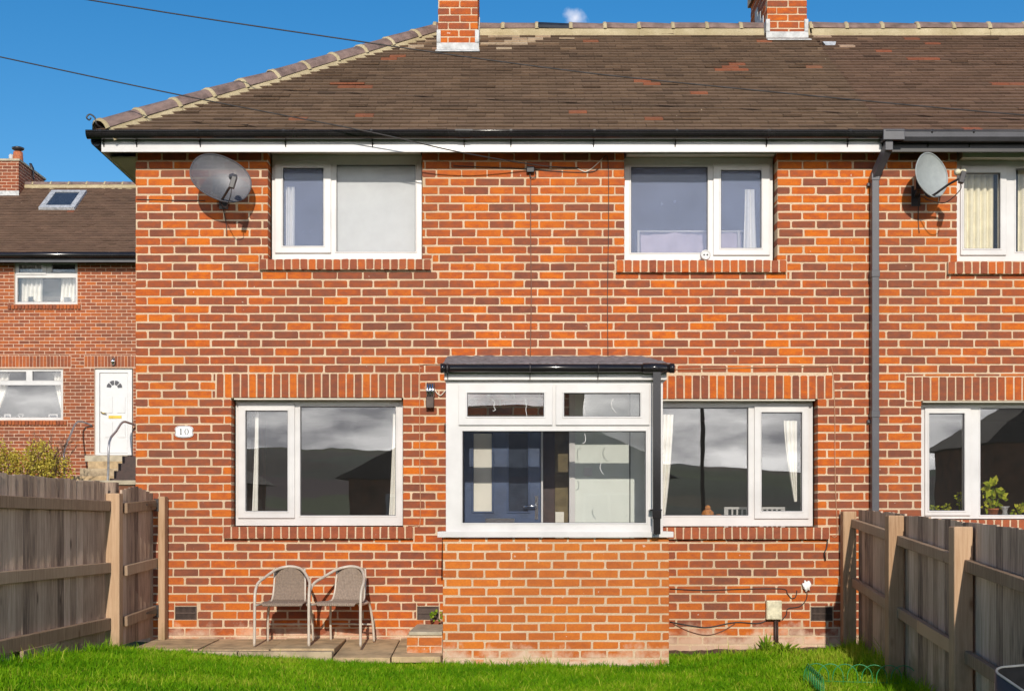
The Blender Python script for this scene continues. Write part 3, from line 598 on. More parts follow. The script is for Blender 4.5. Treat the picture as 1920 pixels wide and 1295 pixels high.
ORANGE = [(738, 108, 1.2), (728, 113, 1.6), (655, 163, 2), (690, 220, 1.3), (1370, 126, 1), (1365, 133, 2), (1308, 176, 1.2), (1725, 113, 1.4), (1745, 112, 1), (1730, 83, 1), (1660, 97, 1.5), (1830, 249, 1.1), (1215, 158, 1.2), (1095, 211, 1.2), (1218, 225, 1.2), (1100, 78, 1.2), (560, 226, 1.2), (1430, 80, 1.5), (1885, 160, 1.2)]
TON = [(*on_roof(a, b), n_) for a, b, n_ in ORANGE]; PALE = [(*on_roof(925, 82), 0.45, 0.75), (*on_roof(790, 88), 0.35, 0.6), (*on_roof(1410, 70), 0.25, 0.4), (*on_roof(1540, 78), 0.5, 0.3), (*on_roof(1000, 66), 0.9, 0.25)]
ROWS = int(SLOPE/0.1)
def roof_body(parent, poly_faces, verts):
    mb = MB(); mb.add(verts, poly_faces); return mb.build('roof', 'roof_under', parent)
c, s_ = math.cos(PIT), math.sin(PIT); BY = 2*RY-EY
roof = roof_body(house, [(0,1,3,2),(0,2,4),(4,2,3,5)], [(HX, EY, EZ), (PARTY, EY, EZ), (JX, RY, RZ), (PARTY, RY, RZ), (HX, BY, EZ), (PARTY, BY, EZ)])
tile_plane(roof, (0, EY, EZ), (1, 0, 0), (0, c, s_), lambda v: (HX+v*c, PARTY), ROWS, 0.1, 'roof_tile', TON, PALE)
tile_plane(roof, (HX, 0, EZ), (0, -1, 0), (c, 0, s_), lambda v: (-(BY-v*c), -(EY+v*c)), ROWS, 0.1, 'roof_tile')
roof2 = roof_body(adj, [(0,1,3,2),(2,3,5,4)], [(PARTY, EY, EZ), (WX1, EY, EZ), (PARTY, RY, RZ), (WX1, RY, RZ), (PARTY, BY, EZ), (WX1, BY, EZ)])
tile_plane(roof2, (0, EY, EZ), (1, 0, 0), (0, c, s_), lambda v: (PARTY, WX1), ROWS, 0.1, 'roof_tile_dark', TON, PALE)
def ridge(roof, A, B, n, new=(), skip=(), r=0.105, mat='ridge_tile', upv=(0, 0, 1), bed=True):
    A, B = Vector(A), Vector(B); d = (B-A)/n; t = d.normalized(); side = t.cross(Vector(upv)).normalized(); up = side.cross(t)
    mo = MB()
    for i in range(n):
        if i in skip: continue
        a = A+d*i+t*0.008; b = A+d*(i+1)-t*0.008; a = a+up*random.uniform(-0.004, 0.006); b = b+up*random.uniform(-0.004, 0.006); mb = MB(); m = 8; vs = []
        for p, k in ((a, 1.06), (b, 0.97)):
            for rr in (r*k, r*k-0.016):
                for j in range(m+1):
                    an = R(8)+(math.pi-R(16))*j/m; vs.append(p+side*math.cos(an)*rr*1.08+up*(math.sin(an)*rr*0.98-0.006))
        K = m+1
        fs = [(j, j+1, 2*K+j+1, 2*K+j) for j in range(m)]+[(K+j+1, K+j, 3*K+j, 3*K+j+1) for j in range(m)]+[(j+1, j, K+j, K+j+1) for j in range(m)]+[(2*K+j, 2*K+j+1, 3*K+j+1, 3*K+j) for j in range(m)]+[(0, 2*K, 3*K, K), (m, K+m, 3*K+m, 2*K+m)]
        mb.add(vs, fs, False); mb.build('ridge_tile', 'ridge_tile_new' if i in new else mat, roof)
        # mortar between this tile and the next, and bedding along both sides
        q = A+d*i; vs = []
        for dd, rr in ((-0.022, r*0.98), (-0.014, r*1.09), (0.012, r*1.10), (0.022, r*1.0)):
            for j in range(9):
                an = R(4)+(math.pi-R(8))*j/8; k = 1+random.uniform(-0.03, 0.05); vs.append(q+t*dd+side*math.cos(an)*rr*1.08*k+up*(math.sin(an)*rr*0.98*k-0.006))
        mo.add(vs, [(e*9+j, e*9+j+1, (e+1)*9+j+1, (e+1)*9+j) for e in range(3) for j in range(8)], True)
        for sg in (-1, 1):
            ns = 6; vs = []
            for e in range(ns+1):
                p = A+d*(i+e/ns); w1 = random.uniform(0.0, 0.022)
                for (o1, o2) in ((0.088, 0.034), (0.108, 0.012), (0.116+w1, -0.030-w1*0.5), (0.12+w1, -0.10)): vs.append(p+side*sg*o1*r/0.105+up*(o2-0.012))
            mo.add(vs, [(e*4+j, e*4+j+1, (e+1)*4+j+1, (e+1)*4+j) for e in range(ns) for j in range(3)], False)
    mo.build('ridge_mortar', 'cream_mortar', roof)
C1 = (PX(821, 1.97), PX(896, 1.97), 1.97, 2.9); C2 = (PX(1438, 2.35), PX(1513, 2.35), 2.35, 3.3)
ridge(roof, (HX+0.03, EY+0.03, EZ+0.026), (JX+0.02, RY+0.02, RZ+0.022), 11)
ridge(roof, (JX-0.02, RY, RZ+0.014), (PARTY-0.02, RY, RZ+0.014), 11, new=(3,))
ridge(roof2, (PARTY, RY, RZ+0.014), (WX1, RY, RZ+0.014), 10)
mb = MB(); q = Vector((HX+0.0, EY-0.0, EZ+0.07)); mb.tube(spline([q+Vector((0.05, 0.05, -0.02)), q+Vector((0.0, 0, 0.0)), q+Vector((-0.02, -0.01, 0.06)), q+Vector((-0.06, -0.02, 0.085)), q+Vector((-0.085, -0.03, 0.055)), q+Vector((-0.065, -0.02, 0.035)), q+Vector((-0.05, -0.02, 0.055))], 5), 0.007, 6); mb.build('hip_iron', 'dark_metal', roof)
def chimney(parent, cbox, zb, zt, focus_tone, corbel=True):
    x0, x1, y0, y1 = cbox; mb = MB(); mb.box(x0+0.004, x1-0.004, y0+0.005, y1-0.004, zb, zt)
    if corbel: mb.box(x0-0.03, x1+0.03, y0-0.03, y1+0.03, zt, zt+0.16)
    ch = mb.build('chimney', 'mortar', parent)
    sb = MB()
    for (r_, wv) in courses(x0, x1, zb+0.1, zt, [], off=x0):
        t = focus_tone()
        if wv and r_[1]-r_[0] > 0.09:
            m_ = MB(); brick_shape(m_, *r_, y0, 0.08, t); m_.build('brick', 'brick', ch)
        else: brick_shape(sb, *r_, y0, 0.08, t)
    for side, xx in ((-1, x0), (1, x1)):     # flank brickwork
        for (r_, wv) in courses(y0+0.1, y1, zb+0.1, zt, [], off=y0+0.05):
            tmp = MB(); brick_shape(tmp, *r_, 0, 0.06, focus_tone())
            vv = [(xx+side*(-yy), a, zz) for a, yy, zz in tmp.v]; sb.tone = tmp.tone; sb.add(vv, [f if side > 0 else f[::-1] for f in tmp.f])
    sb.build('brickwork', 'brick', ch, kind='stuff')
    zr = EZ+(y0-EY)*math.tan(PIT)+0.05
    mb = MB(); mb.box(x0-0.012, x1+0.012, y0-0.02, y0-0.003, zr-0.06, zr+0.035); mb.prism([(x0-0.02, y0-0.02, zr-0.05), (x1+0.02, y0-0.02, zr-0.05), (x1+0.02, y0-0.14, zr-0.10), (x0-0.02, y0-0.14, zr-0.10)], (0, 0, 0.012))
    for i, sx_ in ((0, x0), (1, x1)):
        for k in range(4):
            ya = y0+k*0.16; zz = EZ+(ya-EY)*math.tan(PIT)
            mb.box(sx_-0.012 if i == 0 else sx_-0.03 if k == 0 else sx_+0.003, sx_+0.03 if (i == 0 and k == 0) else sx_-0.003 if i == 0 else sx_+0.012, ya-0.019 if k == 0 else ya, ya+0.155, zz+0.0 if k else zz+0.09, zz+0.22)
    mb.build('flashing', 'lead_pale', ch, bevel=0.003)
    mb = MB()
    for yy in np.linspace(y0+0.2, y1-0.2, 2): mb.lathe([(0.12, 0), (0.11, 0.25), (0.125, 0.27), (0.125, 0.31), (0.09, 0.31)], ((x0+x1)/2, yy, zt+0.15), 14)
    mb.build('chimney_pot', 'terracotta', ch)
ct = lambda: random.choice((random.uniform(0.3, 0.5), random.uniform(0.55, 0.9), random.uniform(0.6, 0.9)))
chimney(house, C1, 5.7, 7.25, ct); chimney(adj if False else house, C2, 5.9, 6.93, ct)
mb = MB(); a = P(1551, 88, 2.2); mb.prism([(a.x-0.07, 2.1, a.z+0.02), (a.x+0.07, 2.1, a.z+0.02), (a.x+0.045, 2.05, a.z-0.045), (a.x-0.045, 2.05, a.z-0.045)], (0, 0.06, 0.015)); mb.build('lead_slate', 'lead', roof)

# ------------------------------------------------------------------ porch
PD = 0.85; PY = -PD
porch = thing('porch', 'small white framed glazed porch on an orange brick base', 'porch', (0.43, PY, -0.2))
bx0, bx1, bz0, bz1 = PX(830, PY), PX(1254.5, PY), -0.26, PZ(1008, PY)
mb = MB(); mb.box(bx0+0.003, bx1-0.003, PY+0.0022, PY+0.1, bz0, bz1); mb.box(bx0+0.003, bx0+0.1, PY+0.101, -0.002, bz0, bz1); mb.box(bx1-0.1, bx1-0.003, PY+0.101, -0.002, bz0, bz1); base = mb.build('brick_base', 'mortar', porch)
ptone = lambda x, z: min(1, max(0, random.gauss(0.55, 0.2)))
pz = bz1-0.04-16*0.0744
pr = courses(bx0, bx1, bz0, bz1, [], zref=pz, bh=0.0744, bl=0.2245, bj=0.0145, off=bx0-0.09)
lay(base, pr, PY, 0.08, 'porch_brick', ptone, 'porch', 300, (0.4, 0.4))
sb = MB()
for side, xx in ((-1, bx0), (1, bx1)):
    for (r_, wv) in courses(PY+0.1, -0.003, bz0, bz1, [], zref=pz, bh=0.0744, bl=0.2245, bj=0.0145, off=0.05):
        tmp = MB(); brick_shape(tmp, *r_, 0, 0.06, ptone(0, 0)); sb.tone = tmp.tone; sb.add([(xx+side*(-yy), a, zz) for a, yy, zz in tmp.v], [f if side > 0 else f[::-1] for f in tmp.f])
sb.build('side_brickwork', 'porch_brick', base, kind='stuff')
mb = MB(); sx0, sx1, sz0, sz1 = PX(820, PY-0.04), PX(1263, PY-0.04), PZ(1007, PY-0.04), PZ(996, PY-0.04)
mb.box(sx0, sx1, PY-0.045, PY+0.09, sz0, sz1); mb.box(sx0, bx0+0.07, PY+0.0901, -0.002, sz0, sz1); mb.box(bx1-0.07, sx1-0.0, PY+0.0901, -0.002, sz0, sz1); mb.build('sill', 'white_plastic', porch, bevel=0.004)
fy = PY+0.0
q = lambda a, b, c_, d_: (PX(a, fy), PX(b, fy), PZ(d_, fy), PZ(c_, fy))
fo = q(836, 1243, 700, 996)
pf = window(porch, (836, 1243, 702, 996.5), [(876, 1020, 737, 781, (860, 1036, 721, 797), 'glass'), (1057, 1200, 737, 781, (1042, 1218, 721, 797), 'glass'), (867, 1211, 808, 980, None)], y=fy, name='front_frame', fr=0.065, glass='glass_clear')
# side frames: glazed right side, door side on the left
for xx, nm in ((PX(836, fy), 'side_frame'), (PX(1243, fy)-0.06, 'side_frame')):
    mb = MB(); z0, z1 = sz1+0.001, PZ(704, fy)
    for ya, yb in ((fy+0.067, fy+0.12), (-0.055, -0.003)): mb.box(xx, xx+0.06, ya, yb, z0, z1)
    mb.box(xx, xx+0.06, fy+0.1201, -0.0551, z1-0.06, z1); mb.box(xx, xx+0.06, fy+0.1201, -0.0551, z0, z0+0.06)
    mb.box(xx, xx+0.06, fy+0.1201, -0.0551, 1.78, 1.84)
    so_ = mb.build(nm, 'white_plastic', porch, bevel=0.003)
    mb = MB(); mb.box(xx+0.026, xx+0.034, fy+0.12, -0.055, z0+0.06, 1.78); mb.build('pane', 'glass_clear', so_)
    mb = MB(); mb.box(xx+0.026, xx+0.034, fy+0.12, -0.055, 1.84, z1-0.06); mb.build('pane', 'glass_clear', so_)
# roof of the porch
pxa, pxb = PX(833, PY-0.05), PX(1250, PY-0.05)
zf = PZ(681, PY-0.08); zbk = PZ(667, -0.0)
mb = MB(); mb.box(pxa+0.0, pxb, PY-0.05, PY-0.03, PZ(712, PY-0.05), zf-0.02); mb.box(pxa, pxa+0.018, PY-0.029, -0.002, PZ(712, PY-0.05), zf-0.02); mb.box(pxb-0.018, pxb, PY-0.029, -0.002, PZ(712, PY-0.05), zf-0.02); mb.build('fascia', 'white_board', porch, bevel=0.002)
mb = MB(); mb.box(pxa+0.02, pxb-0.02, PY-0.028, -0.004, PZ(706, PY), PZ(706, PY)+0.02); mb.build('ceiling', 'cream_paint', porch)
mb = MB(); nx, ny = 40, 10; vs = []
for j in range(ny+1):
    for i in range(nx+1):
        u, v = i/nx, j/ny; y = (PY-0.09)*(1-v)-0.004*v
        xl, xr = PX(833, PY-0.05)-0.01, PX(1257, PY-0.05)-0.27*v*0.55
        vs.append((xl+(xr-xl)*u, y, zf+(zbk-zf)*v+random.uniform(-0.006, 0.006)*(1 if 0 < j else 0.6)))
nv = len(vs); vs += [(x, y, z-0.016) for x, y, z in vs]
ix = lambda i, j: j*(nx+1)+i
fs = [(ix(i, j), ix(i+1, j), ix(i+1, j+1), ix(i, j+1)) for i in range(nx) for j in range(ny)]+[(nv+ix(i, j), nv+ix(i, j+1), nv+ix(i+1, j+1), nv+ix(i+1, j)) for i in range(nx) for j in range(ny)]
fs += [(ix(i+1, 0), ix(i, 0), nv+ix(i, 0), nv+ix(i+1, 0)) for i in range(nx)]+[(ix(0, j), ix(0, j+1), nv+ix(0, j+1), nv+ix(0, j)) for j in range(ny)]+[(ix(nx, j+1), ix(nx, j), nv+ix(nx, j), nv+ix(nx, j+1)) for j in range(ny)]+[(ix(i, ny), ix(i+1, ny), nv+ix(i+1, ny), nv+ix(i, ny)) for i in range(nx)]
mb.add(vs, fs); mb.build('roof', 'slate_felt', porch)
mb = MB(); mb.beam((pxa-0.01, PY-0.085, zf-0.022), (pxb+0.03, PY-0.085, zf-0.024), 0.03, 0.012); mb.build('drip_edge', 'dark_metal', porch)
gy, gzc = PY-0.115, PZ(690, PY-0.115)
ga, gb = PX(826, gy), PX(1264, gy); mb = MB(); mb.tube([(ga, gy, gzc), (gb, gy, gzc)], 0.036, 14); pg = mb.build('gutter', 'black_plastic', porch)
mb = MB()
for px in (830, 1260):
    mb = MB(); mb.tube([(PX(px, gy)-0.018, gy, gzc), (PX(px, gy)+0.018, gy, gzc)], 0.041, 14); mb.build('end_cap', 'black_plastic', pg)
mb = MB(); mb.tube([(PX(1205, gy), gy, gzc), (PX(1250, gy), gy, gzc)], 0.042, 14); mb.build('gutter_joint', 'black_plastic', pg)
for px in (839, 994, 1122):
    x = PX(px, gy); mb = MB(); mb.tube([(x-0.007, gy, gzc), (x+0.007, gy, gzc)], 0.039, 14); mb.prism([(x-0.003, gy, gzc-0.03), (x-0.003, gy+0.055, gzc-0.01), (x-0.003, gy+0.055, gzc-0.09)], (0.006, 0, 0)); mb.build('bracket', 'dark_metal', pg)
dx = PX(1231, gy+0.01); mb = MB(); hw = 0.033
mb.box(dx-hw, dx+hw, gy-hw+0.01, gy+hw+0.01, PZ(960, gy), gzc-0.02); mb.box(dx-hw-0.004, dx+hw+0.004, gy-hw+0.006, gy+hw+0.014, PZ(972, gy), PZ(955, gy)); mb.box(dx-hw+0.003, dx+hw-0.003, gy-hw+0.013, gy+hw+0.007, PZ(1001, gy), PZ(970, gy)); mb.box(dx-hw-0.022, dx+hw+0.012, gy+0.0, PY-0.003, PZ(957, gy), PZ(954, gy)); mb.build('downpipe', 'black_plastic', porch, bevel=0.004)
# stuck-on hooks for lights on the porch glass
for pts in ([(922, 748), (928, 755), (926, 762), (929, 768), (924, 770)], [(985, 748), (987, 760), (986, 768), (988, 780)], [(1103, 748), (1096, 750), (1095, 762), (1097, 780)], [(1150, 747), (1146, 757), (1149, 766), (1156, 774)], [(1096, 813), (1098, 820), (1097, 828), (1092, 831)], [(1127, 868), (1125, 876), (1128, 884), (1132, 889)]):
    mb = MB(); mb.tube(spline([P(a, b, fy+0.006) for a, b in pts], 4), 0.003, 6); mb.build('light_hook', 'white_plastic', porch)

# front door and porch back wall (part of the house)
yb = 0.05
dm = MB(); dx0, dx1 = PX(870, yb), PX(1014, yb); dz0, dz1 = 0.06, PZ(800, yb)
g1 = (PX(888, yb), PX(922, yb), PZ(958, yb), PZ(812, yb)); g2 = (PX(954, yb), PX(990, yb), PZ(958, yb), PZ(812, yb))
dm.holes(dx0, dx1, dz0, dz1, [g1, g2], yb, yb+0.045); door = dm.build('front_door', 'blue_door', house, bevel=0.003)
for g_, m_ in ((g1, 'cream_paint'), (g2, 'far_glass')):
    mb = MB(); mb.holes(g_[0]-0.018, g_[1]+0.018, g_[2]-0.018, g_[3]+0.018, [g_], yb-0.008, yb+0.004); mb.build('moulding', 'blue_door', door, bevel=0.004)
    mb = MB(); mb.box(g_[0]+0.001, g_[1]-0.001, yb+0.015, yb+0.025, g_[2]+0.001, g_[3]-0.001); mb.build('door_light', m_, door)
mb = MB(); mb.box(PX(910, yb), PX(965, yb), yb-0.01, yb-0.001, PZ(986, yb), PZ(971, yb)); mb.build('letter_plate', 'chrome', door, bevel=0.003)
hx_, hz_ = PX(1006, yb), PZ(948, yb); mb = MB(); mb.box(hx_-0.014, hx_+0.014, yb-0.012, yb-0.001, hz_-0.12, hz_+0.09); mb.tube([(hx_, yb-0.012, hz_), (hx_, yb-0.05, hz_), (hx_-0.02, yb-0.06, hz_-0.002), (hx_-0.12, yb-0.055, hz_-0.008)], 0.009, 8); mb.build('handle', 'chrome', door)
mb = MB(); mb.box(PX(1014.5, yb), PX(1018, yb), yb-0.02, yb+0.05, 0.06, dz1+0.02); mb.box(PX(868, yb)+0.002, PX(1068, yb)-0.002, yb-0.02, yb+0.05, dz1+0.021, FD[3]-0.002); mb.build('door_frame', 'white_plastic', house, bevel=0.002)
mb = MB(); mb.box(PX(1018.5, yb), PX(1041, yb), yb+0.12, yb+0.16, 0.1, dz1+0.02); mb.build('hall_panel', 'brown_panel', house)
mb = MB(); mb.box(PX(1041.3, yb), PX(1068, yb)-0.003, yb+0.1, yb+0.13, 0.1, dz1+0.02); mb.build('hall_wall', 'olive_cloth', house)
mb = MB(); mb.box(PX(1042, yb), PX(1058, yb), yb+0.07, yb+0.098, 0.1, PZ(959, yb)); mb.build('hall_box', 'cream_paint', house)
yw = -0.012
mb = MB(); mb.box(PX(1067, yw), PX(1078, yw), yw-0.03, yw+0.01, 0.06, 2.2); mb.build('door_jamb', 'white_plastic', house, bevel=0.002)
mb = MB(); mb.box(PX(1078.3, yw), PX(1180, yw), yw-0.004, yw+0.01, -0.1, 2.25); mb.box(PX(1182, yw), bx1-0.062, yw-0.004, yw+0.01, -0.1, 2.25); mb.build('porch_plaster', 'painted_wall', house)
mb = MB(); mb.box(PX(1180.2, yw), PX(1181.8, yw), yw-0.008, yw+0.01, -0.1, 2.25); mb.build('plaster_joint', 'black_board', house)
mb = MB(); mb.box(PX(1095, yw), PX(1110, yw), yw-0.016, yw-0.0045, PZ(892, yw), PZ(876, yw)); mb.build('switch_plate', 'white_plastic', house, bevel=0.002)
# brick step
st = thing('porch_step', 'low brick step with pale concrete tread beside the porch', 'step', (PX(797, -0.6), -0.6, -0.08))
ux0, ux1 = PX(762, -0.83), bx0-0.004; uy0 = -0.83; uz1 = PZ(1190, uy0)
mb = MB(); mb.box(ux0+0.003, ux1, uy0+0.004, -0.03, -0.2, uz1-0.002); rs = mb.build('riser', 'mortar', st)
k = 0
for zz in (-0.145, -0.0706, 0.004):
    edges = [ux0, ux0+(0.2 if k % 2 else 0.1), ux1] if zz < 0.1 else []
    for a, b in zip(edges, edges[1:]):
        mb = MB(); brick_shape(mb, a+0.004, b-0.004, zz+0.004, min(zz+0.0704, uz1-0.004), uy0, 0.08, random.uniform(0.3, 0.8)); mb.build('brick', 'porch_brick', rs)
    k += 1
mb = MB(); mb.prism([(ux0+0.02, uy0-0.01, uz1), (ux1, uy0-0.01, uz1), (ux1, -0.03, uz1+0.0), (ux0+0.035, -0.03, uz1)], (0, 0, 0.03)); mb.build('tread', 'concrete', st, bevel=0.006)

# ------------------------------------------------------------------ patio
patio = MB(); patio.box(PX(300)-0.1, bx0+0.0, -0.92, 0.0, -0.25, -0.075); patio = patio.build('patio', 'soil'); patio['kind'] = 'structure'
xs_ = [-3.12, -2.55, -1.955, -1.41, -0.93, bx0-0.003]; jz = [random.uniform(-0.006, 0.006) for _ in xs_]
for i in range(len(xs_)-1):
    for (ya, yb_, zt_) in ((-0.70, -0.004, -0.004), ) if False else ((-0.86, -0.004, -0.006),):
        g_ = 0.006; mb = MB(); z = zt_+jz[i]; dn = 0.012 if i < 3 else 0.062; ya = -0.86 if i < 3 else -1.03
        mb.add([(xs_[i]+g_, ya, z-dn-0.05), (xs_[i+1]-g_, ya, z-dn-0.05), (xs_[i+1]-g_, yb_, z-0.05), (xs_[i]+g_, yb_, z-0.05), (xs_[i]+g_, ya, z-dn), (xs_[i+1]-g_, ya, z-dn+jz[i]*0.3), (xs_[i+1]-g_, yb_, z), (xs_[i]+g_, yb_, z)], [(0,3,2,1),(4,5,6,7),(0,1,5,4),(1,2,6,5),(2,3,7,6),(3,0,4,7)])
        mb.build('paving_slab', 'paving', patio, bevel=0.006)
xk = [-3.12, -2.2, -1.415]
for a, b in zip(xk, xk[1:]):
    mb = MB(); mb.box(a+0.004, b-0.004, -0.985, -0.868, -0.16, -0.028+random.uniform(-0.005, 0.003)); mb.build('edging_stone', 'kerb_stone', patio, bevel=0.008)
# soil along the wall to the right of the porch
mb = MB(); n = 30; vs = []
for j in range(7):
    for i in range(n+1):
        x = bx1-0.02+(3.1-bx1)*i/n; y = -0.30*(1-j/6)-0.002; vs.append((x, y, gz(x, y)+0.035*math.sin(math.pi*min(1, (j+0.4)/6))+random.uniform(-0.006, 0.012)))
mb.add(vs, [(j*(n+1)+i, j*(n+1)+i+1, (j+1)*(n+1)+i+1, (j+1)*(n+1)+i) for j in range(6) for i in range(n)], True)
bed = mb.build('flower_bed', 'soil'); bed['kind'] = 'structure'

# ------------------------------------------------------------------ grass
def fence_l(y): return -3.268+0.046*(y+1)
def fence_r(y): return 3.15+0.062*y
def make_grass():
    P_ = []
    def patch(x0, x1, y0, y1, dens):
        n = int((x1-x0)*(y1-y0)*dens); P_.append(np.stack([np.random.uniform(x0, x1, n), np.random.uniform(y0, y1, n)], 1))
    patch(-3.3, 3.25, -2.8, -0.05, 8200); patch(-3.3, 3.25, -5.0, -2.8, 4600); patch(-3.3, 3.2, -7.5, -5.0, 1200)
    p = np.concatenate(P_)
    ed = 0.03*np.sin(p[:, 0]*9)+0.02*np.sin(p[:, 0]*23+1)
    keep = (p[:, 0] > -3.19) & (p[:, 0] < 3.13+0.062*p[:, 1]) & np.where(p[:, 0] < bx0, p[:, 1] < np.where(p[:, 0] < -1.41, -0.975, -1.02)+ed*0.7, np.where(p[:, 0] < bx1, p[:, 1] < PY-0.015+ed*0.4, p[:, 1] < -0.24+ed*1.6))
    p = p[keep]; n = len(p)
    z = np.array([gz(x, y) for x, y in p])-0.015
    f = lambda a, b, c_, d_: np.sin(p[:, 0]*a+b+1.3*np.sin(p[:, 1]*c_))*np.sin(p[:, 1]*d_+0.7*np.sin(p[:, 0]*c_))
    cl = np.clip(0.5+0.3*f(5.3, 0.4, 3.1, 6.2)+0.3*f(13.1, 1.7, 9.3, 15.2)+0.25*f(31.1, 0.7, 19.3, 37.2), 0, 1)
    big = 0.5+0.5*f(1.9, 0.2, 1.3, 2.3)
    rough = np.clip((p[:, 0]-1.6)/1.2, 0, 1)
    hgt = (0.024+0.028*np.random.rand(n)+0.06*cl*np.random.rand(n))*(1+0.9*rough*np.random.rand(n))
    edge = np.maximum(np.clip(1-np.abs(p[:, 0]+3.2)/0.12, 0, 1), np.maximum(np.clip(1-np.abs(p[:, 0]-(3.13+0.062*p[:, 1]))/0.2, 0, 1), np.clip(1-np.abs(p[:, 1]-PY)/0.06, 0, 1)*0.6*((p[:, 0] > bx0) & (p[:, 0] < bx1))))
    hgt = hgt*(1+1.3*edge*np.random.rand(n))
    hgt = np.where(np.random.rand(n) < 0.02, hgt*1.6, hgt)
    an = np.random.uniform(0, 2*math.pi, n); bn = np.random.uniform(0, 2*math.pi, n); wd = 0.0022+0.002*np.random.rand(n); lean = hgt*np.random.uniform(0.1, 0.9, n)
    dx, dy = np.cos(an), np.sin(an); lx, ly = np.cos(bn)*lean, np.sin(bn)*lean
    V = np.zeros((n, 5, 3))
    V[:, 0] = np.stack([p[:, 0]-dx*wd, p[:, 1]-dy*wd, z], 1); V[:, 1] = np.stack([p[:, 0]+dx*wd, p[:, 1]+dy*wd, z], 1)
    mz = z+hgt*0.6
    V[:, 2] = np.stack([p[:, 0]+dx*wd*0.8+lx*0.35, p[:, 1]+dy*wd*0.8+ly*0.35, mz], 1); V[:, 3] = np.stack([p[:, 0]-dx*wd*0.8+lx*0.35, p[:, 1]-dy*wd*0.8+ly*0.35, mz], 1)
    V[:, 4] = np.stack([p[:, 0]+lx, p[:, 1]+ly, z+hgt*(1-0.25*lean/hgt)], 1)
    me = bpy.data.meshes.new('grass'); b = np.arange(n)*5
    me.vertices.add(n*5); me.vertices.foreach_set('co', V.reshape(-1))
    loops = np.stack([b, b+1, b+2, b+3, b+3, b+2, b+4], 1).reshape(-1); me.loops.add(n*7); me.loops.foreach_set('vertex_index', loops)
    ls = np.stack([np.arange(n)*7, np.arange(n)*7+4], 1).reshape(-1); me.polygons.add(n*2); me.polygons.foreach_set('loop_start', ls)
    me.update(calc_edges=True)
    tone = np.clip(-0.02+0.5*cl+0.36*np.random.rand(n)+0.2*rough+0.22*big+np.where(np.random.rand(n) < 0.08, 0.45, 0), 0, 1); at = me.attributes.new('tone', 'FLOAT', 'POINT'); at.data.foreach_set('value', np.repeat(tone, 5))
    me.materials.append(MAT['grass']); o = bpy.data.objects.new('grass', me); COL.objects.link(o)
    tag(o, 'bright green lawn grass in front of the patio and porch', 'grass', kind='stuff')
make_grass()

# ------------------------------------------------------------------ fences
lf = thing('wooden_fence', 'weathered close-board fence on the left with three rails and a stout post', 'fence', (fence_l(-1.0), -1.0, 0))
def board(parent, p, dirv, wd, z0, z1, tilt, th=0.018, tone=0.5, mat='fence_wood', name='board'):
    d = Vector(dirv).normalized(); n = Vector((d.y, -d.x, 0)); n = (n+d*math.tan(tilt)).normalized(); d = Vector((-n.y, n.x, 0)); p = Vector(p); mb = MB(); mb.tone = tone
    sk = random.uniform(-0.004, 0.004); vs = []
    for dz, zz in ((0, z0), (1, z1)):
        for a, b in ((-1, 0), (1, 0), (1, 1), (-1, 1)):
            vs.append(p+d*(a*wd/2+sk*dz)-n*th*b+Vector((0, 0, zz+random.uniform(-0.002, 0.002))))
    mb.add(vs, [(0,3,2,1),(4,5,6,7),(0,1,5,4),(1,2,6,5),(2,3,7,6),(3,0,4,7)]); return mb.build(name, mat, parent)
dl = Vector((0.046, 1, 0)).normalized()
y = -1.06; k = 0
while y > -7.2:
    pw = 0.128+random.uniform(-0.005, 0.005)
    board(lf, (fence_l(y)+random.uniform(0, 0.005), y-pw/2, 0), dl, pw-0.013, gz(-3.2, y)+0.0, 1.365+random.uniform(-0.006, 0.006), R(-3.5+random.uniform(-1.5, 1.5)), tone=random.uniform(0.38, 0.72)); y -= pw; k += 1
for z, h_ in ((1.17, 0.085), (0.665, 0.085), (0.205, 0.1)):
    mb = MB(); mb.tone = 0.5; mb.beam((fence_l(-1.06)+0.03, -1.06, z), (fence_l(-7.2)+0.03, -7.2, z+0.01), 0.045, h_); mb.build('rail', 'rail_wood', lf, bevel=0.005)
def post(parent, x, y, wx, wy, z0, z1, tone=0.6, mat='post_wood', name='post'):
    mb = MB(); mb.tone = tone; mb.box(x-wx/2, x+wx/2, y-wy/2, y+wy/2, z0, z1); return mb.build(name, mat, parent, bevel=0.008)
post(lf, PX(214, -1.0), -1.0, 0.118, 0.11, -0.15, 1.275, 0.75); post(lf, fence_l(-3.2)-0.08, -3.2, 0.1, 0.1, -0.1, 1.3); post(lf, fence_l(-5.2)-0.08, -5.2, 0.1, 0.1, -0.1, 1.3)
mb = MB(); mb.box(fence_l(-1)-0.03, fence_l(-1)-0.005, -2.9, -1.08, -0.1, 0.16); mb.build('gravel_board', 'rail_wood', lf)
mb = MB(); mb.tone = 0.3; mb.box(PX(205, -0.86)-0.03, PX(205, -0.86)+0.07, -0.92, -0.82, 0, 1.37); mb.build('hanging_post', 'fence_wood', lf, bevel=0.006)
gt = thing('garden_gate', 'narrow close-board wooden gate between the stout post and the house wall', 'gate', (-3.15, -0.5, 0))
ga_, gb_ = Vector((PX(229, -0.9), -0.9, 0)), Vector((PX(287, -0.1), -0.1, 0)); dg = (gb_-ga_).normalized(); ng = 8
for i in range(ng):
    p = ga_+(gb_-ga_)*((i+0.5)/ng); board(gt, p, dg, (gb_-ga_).length/ng-0.008, 0.02, 1.345-0.012*abs(i-3), R(-3.5+random.uniform(-1, 1)), tone=random.uniform(0.3, 0.6))
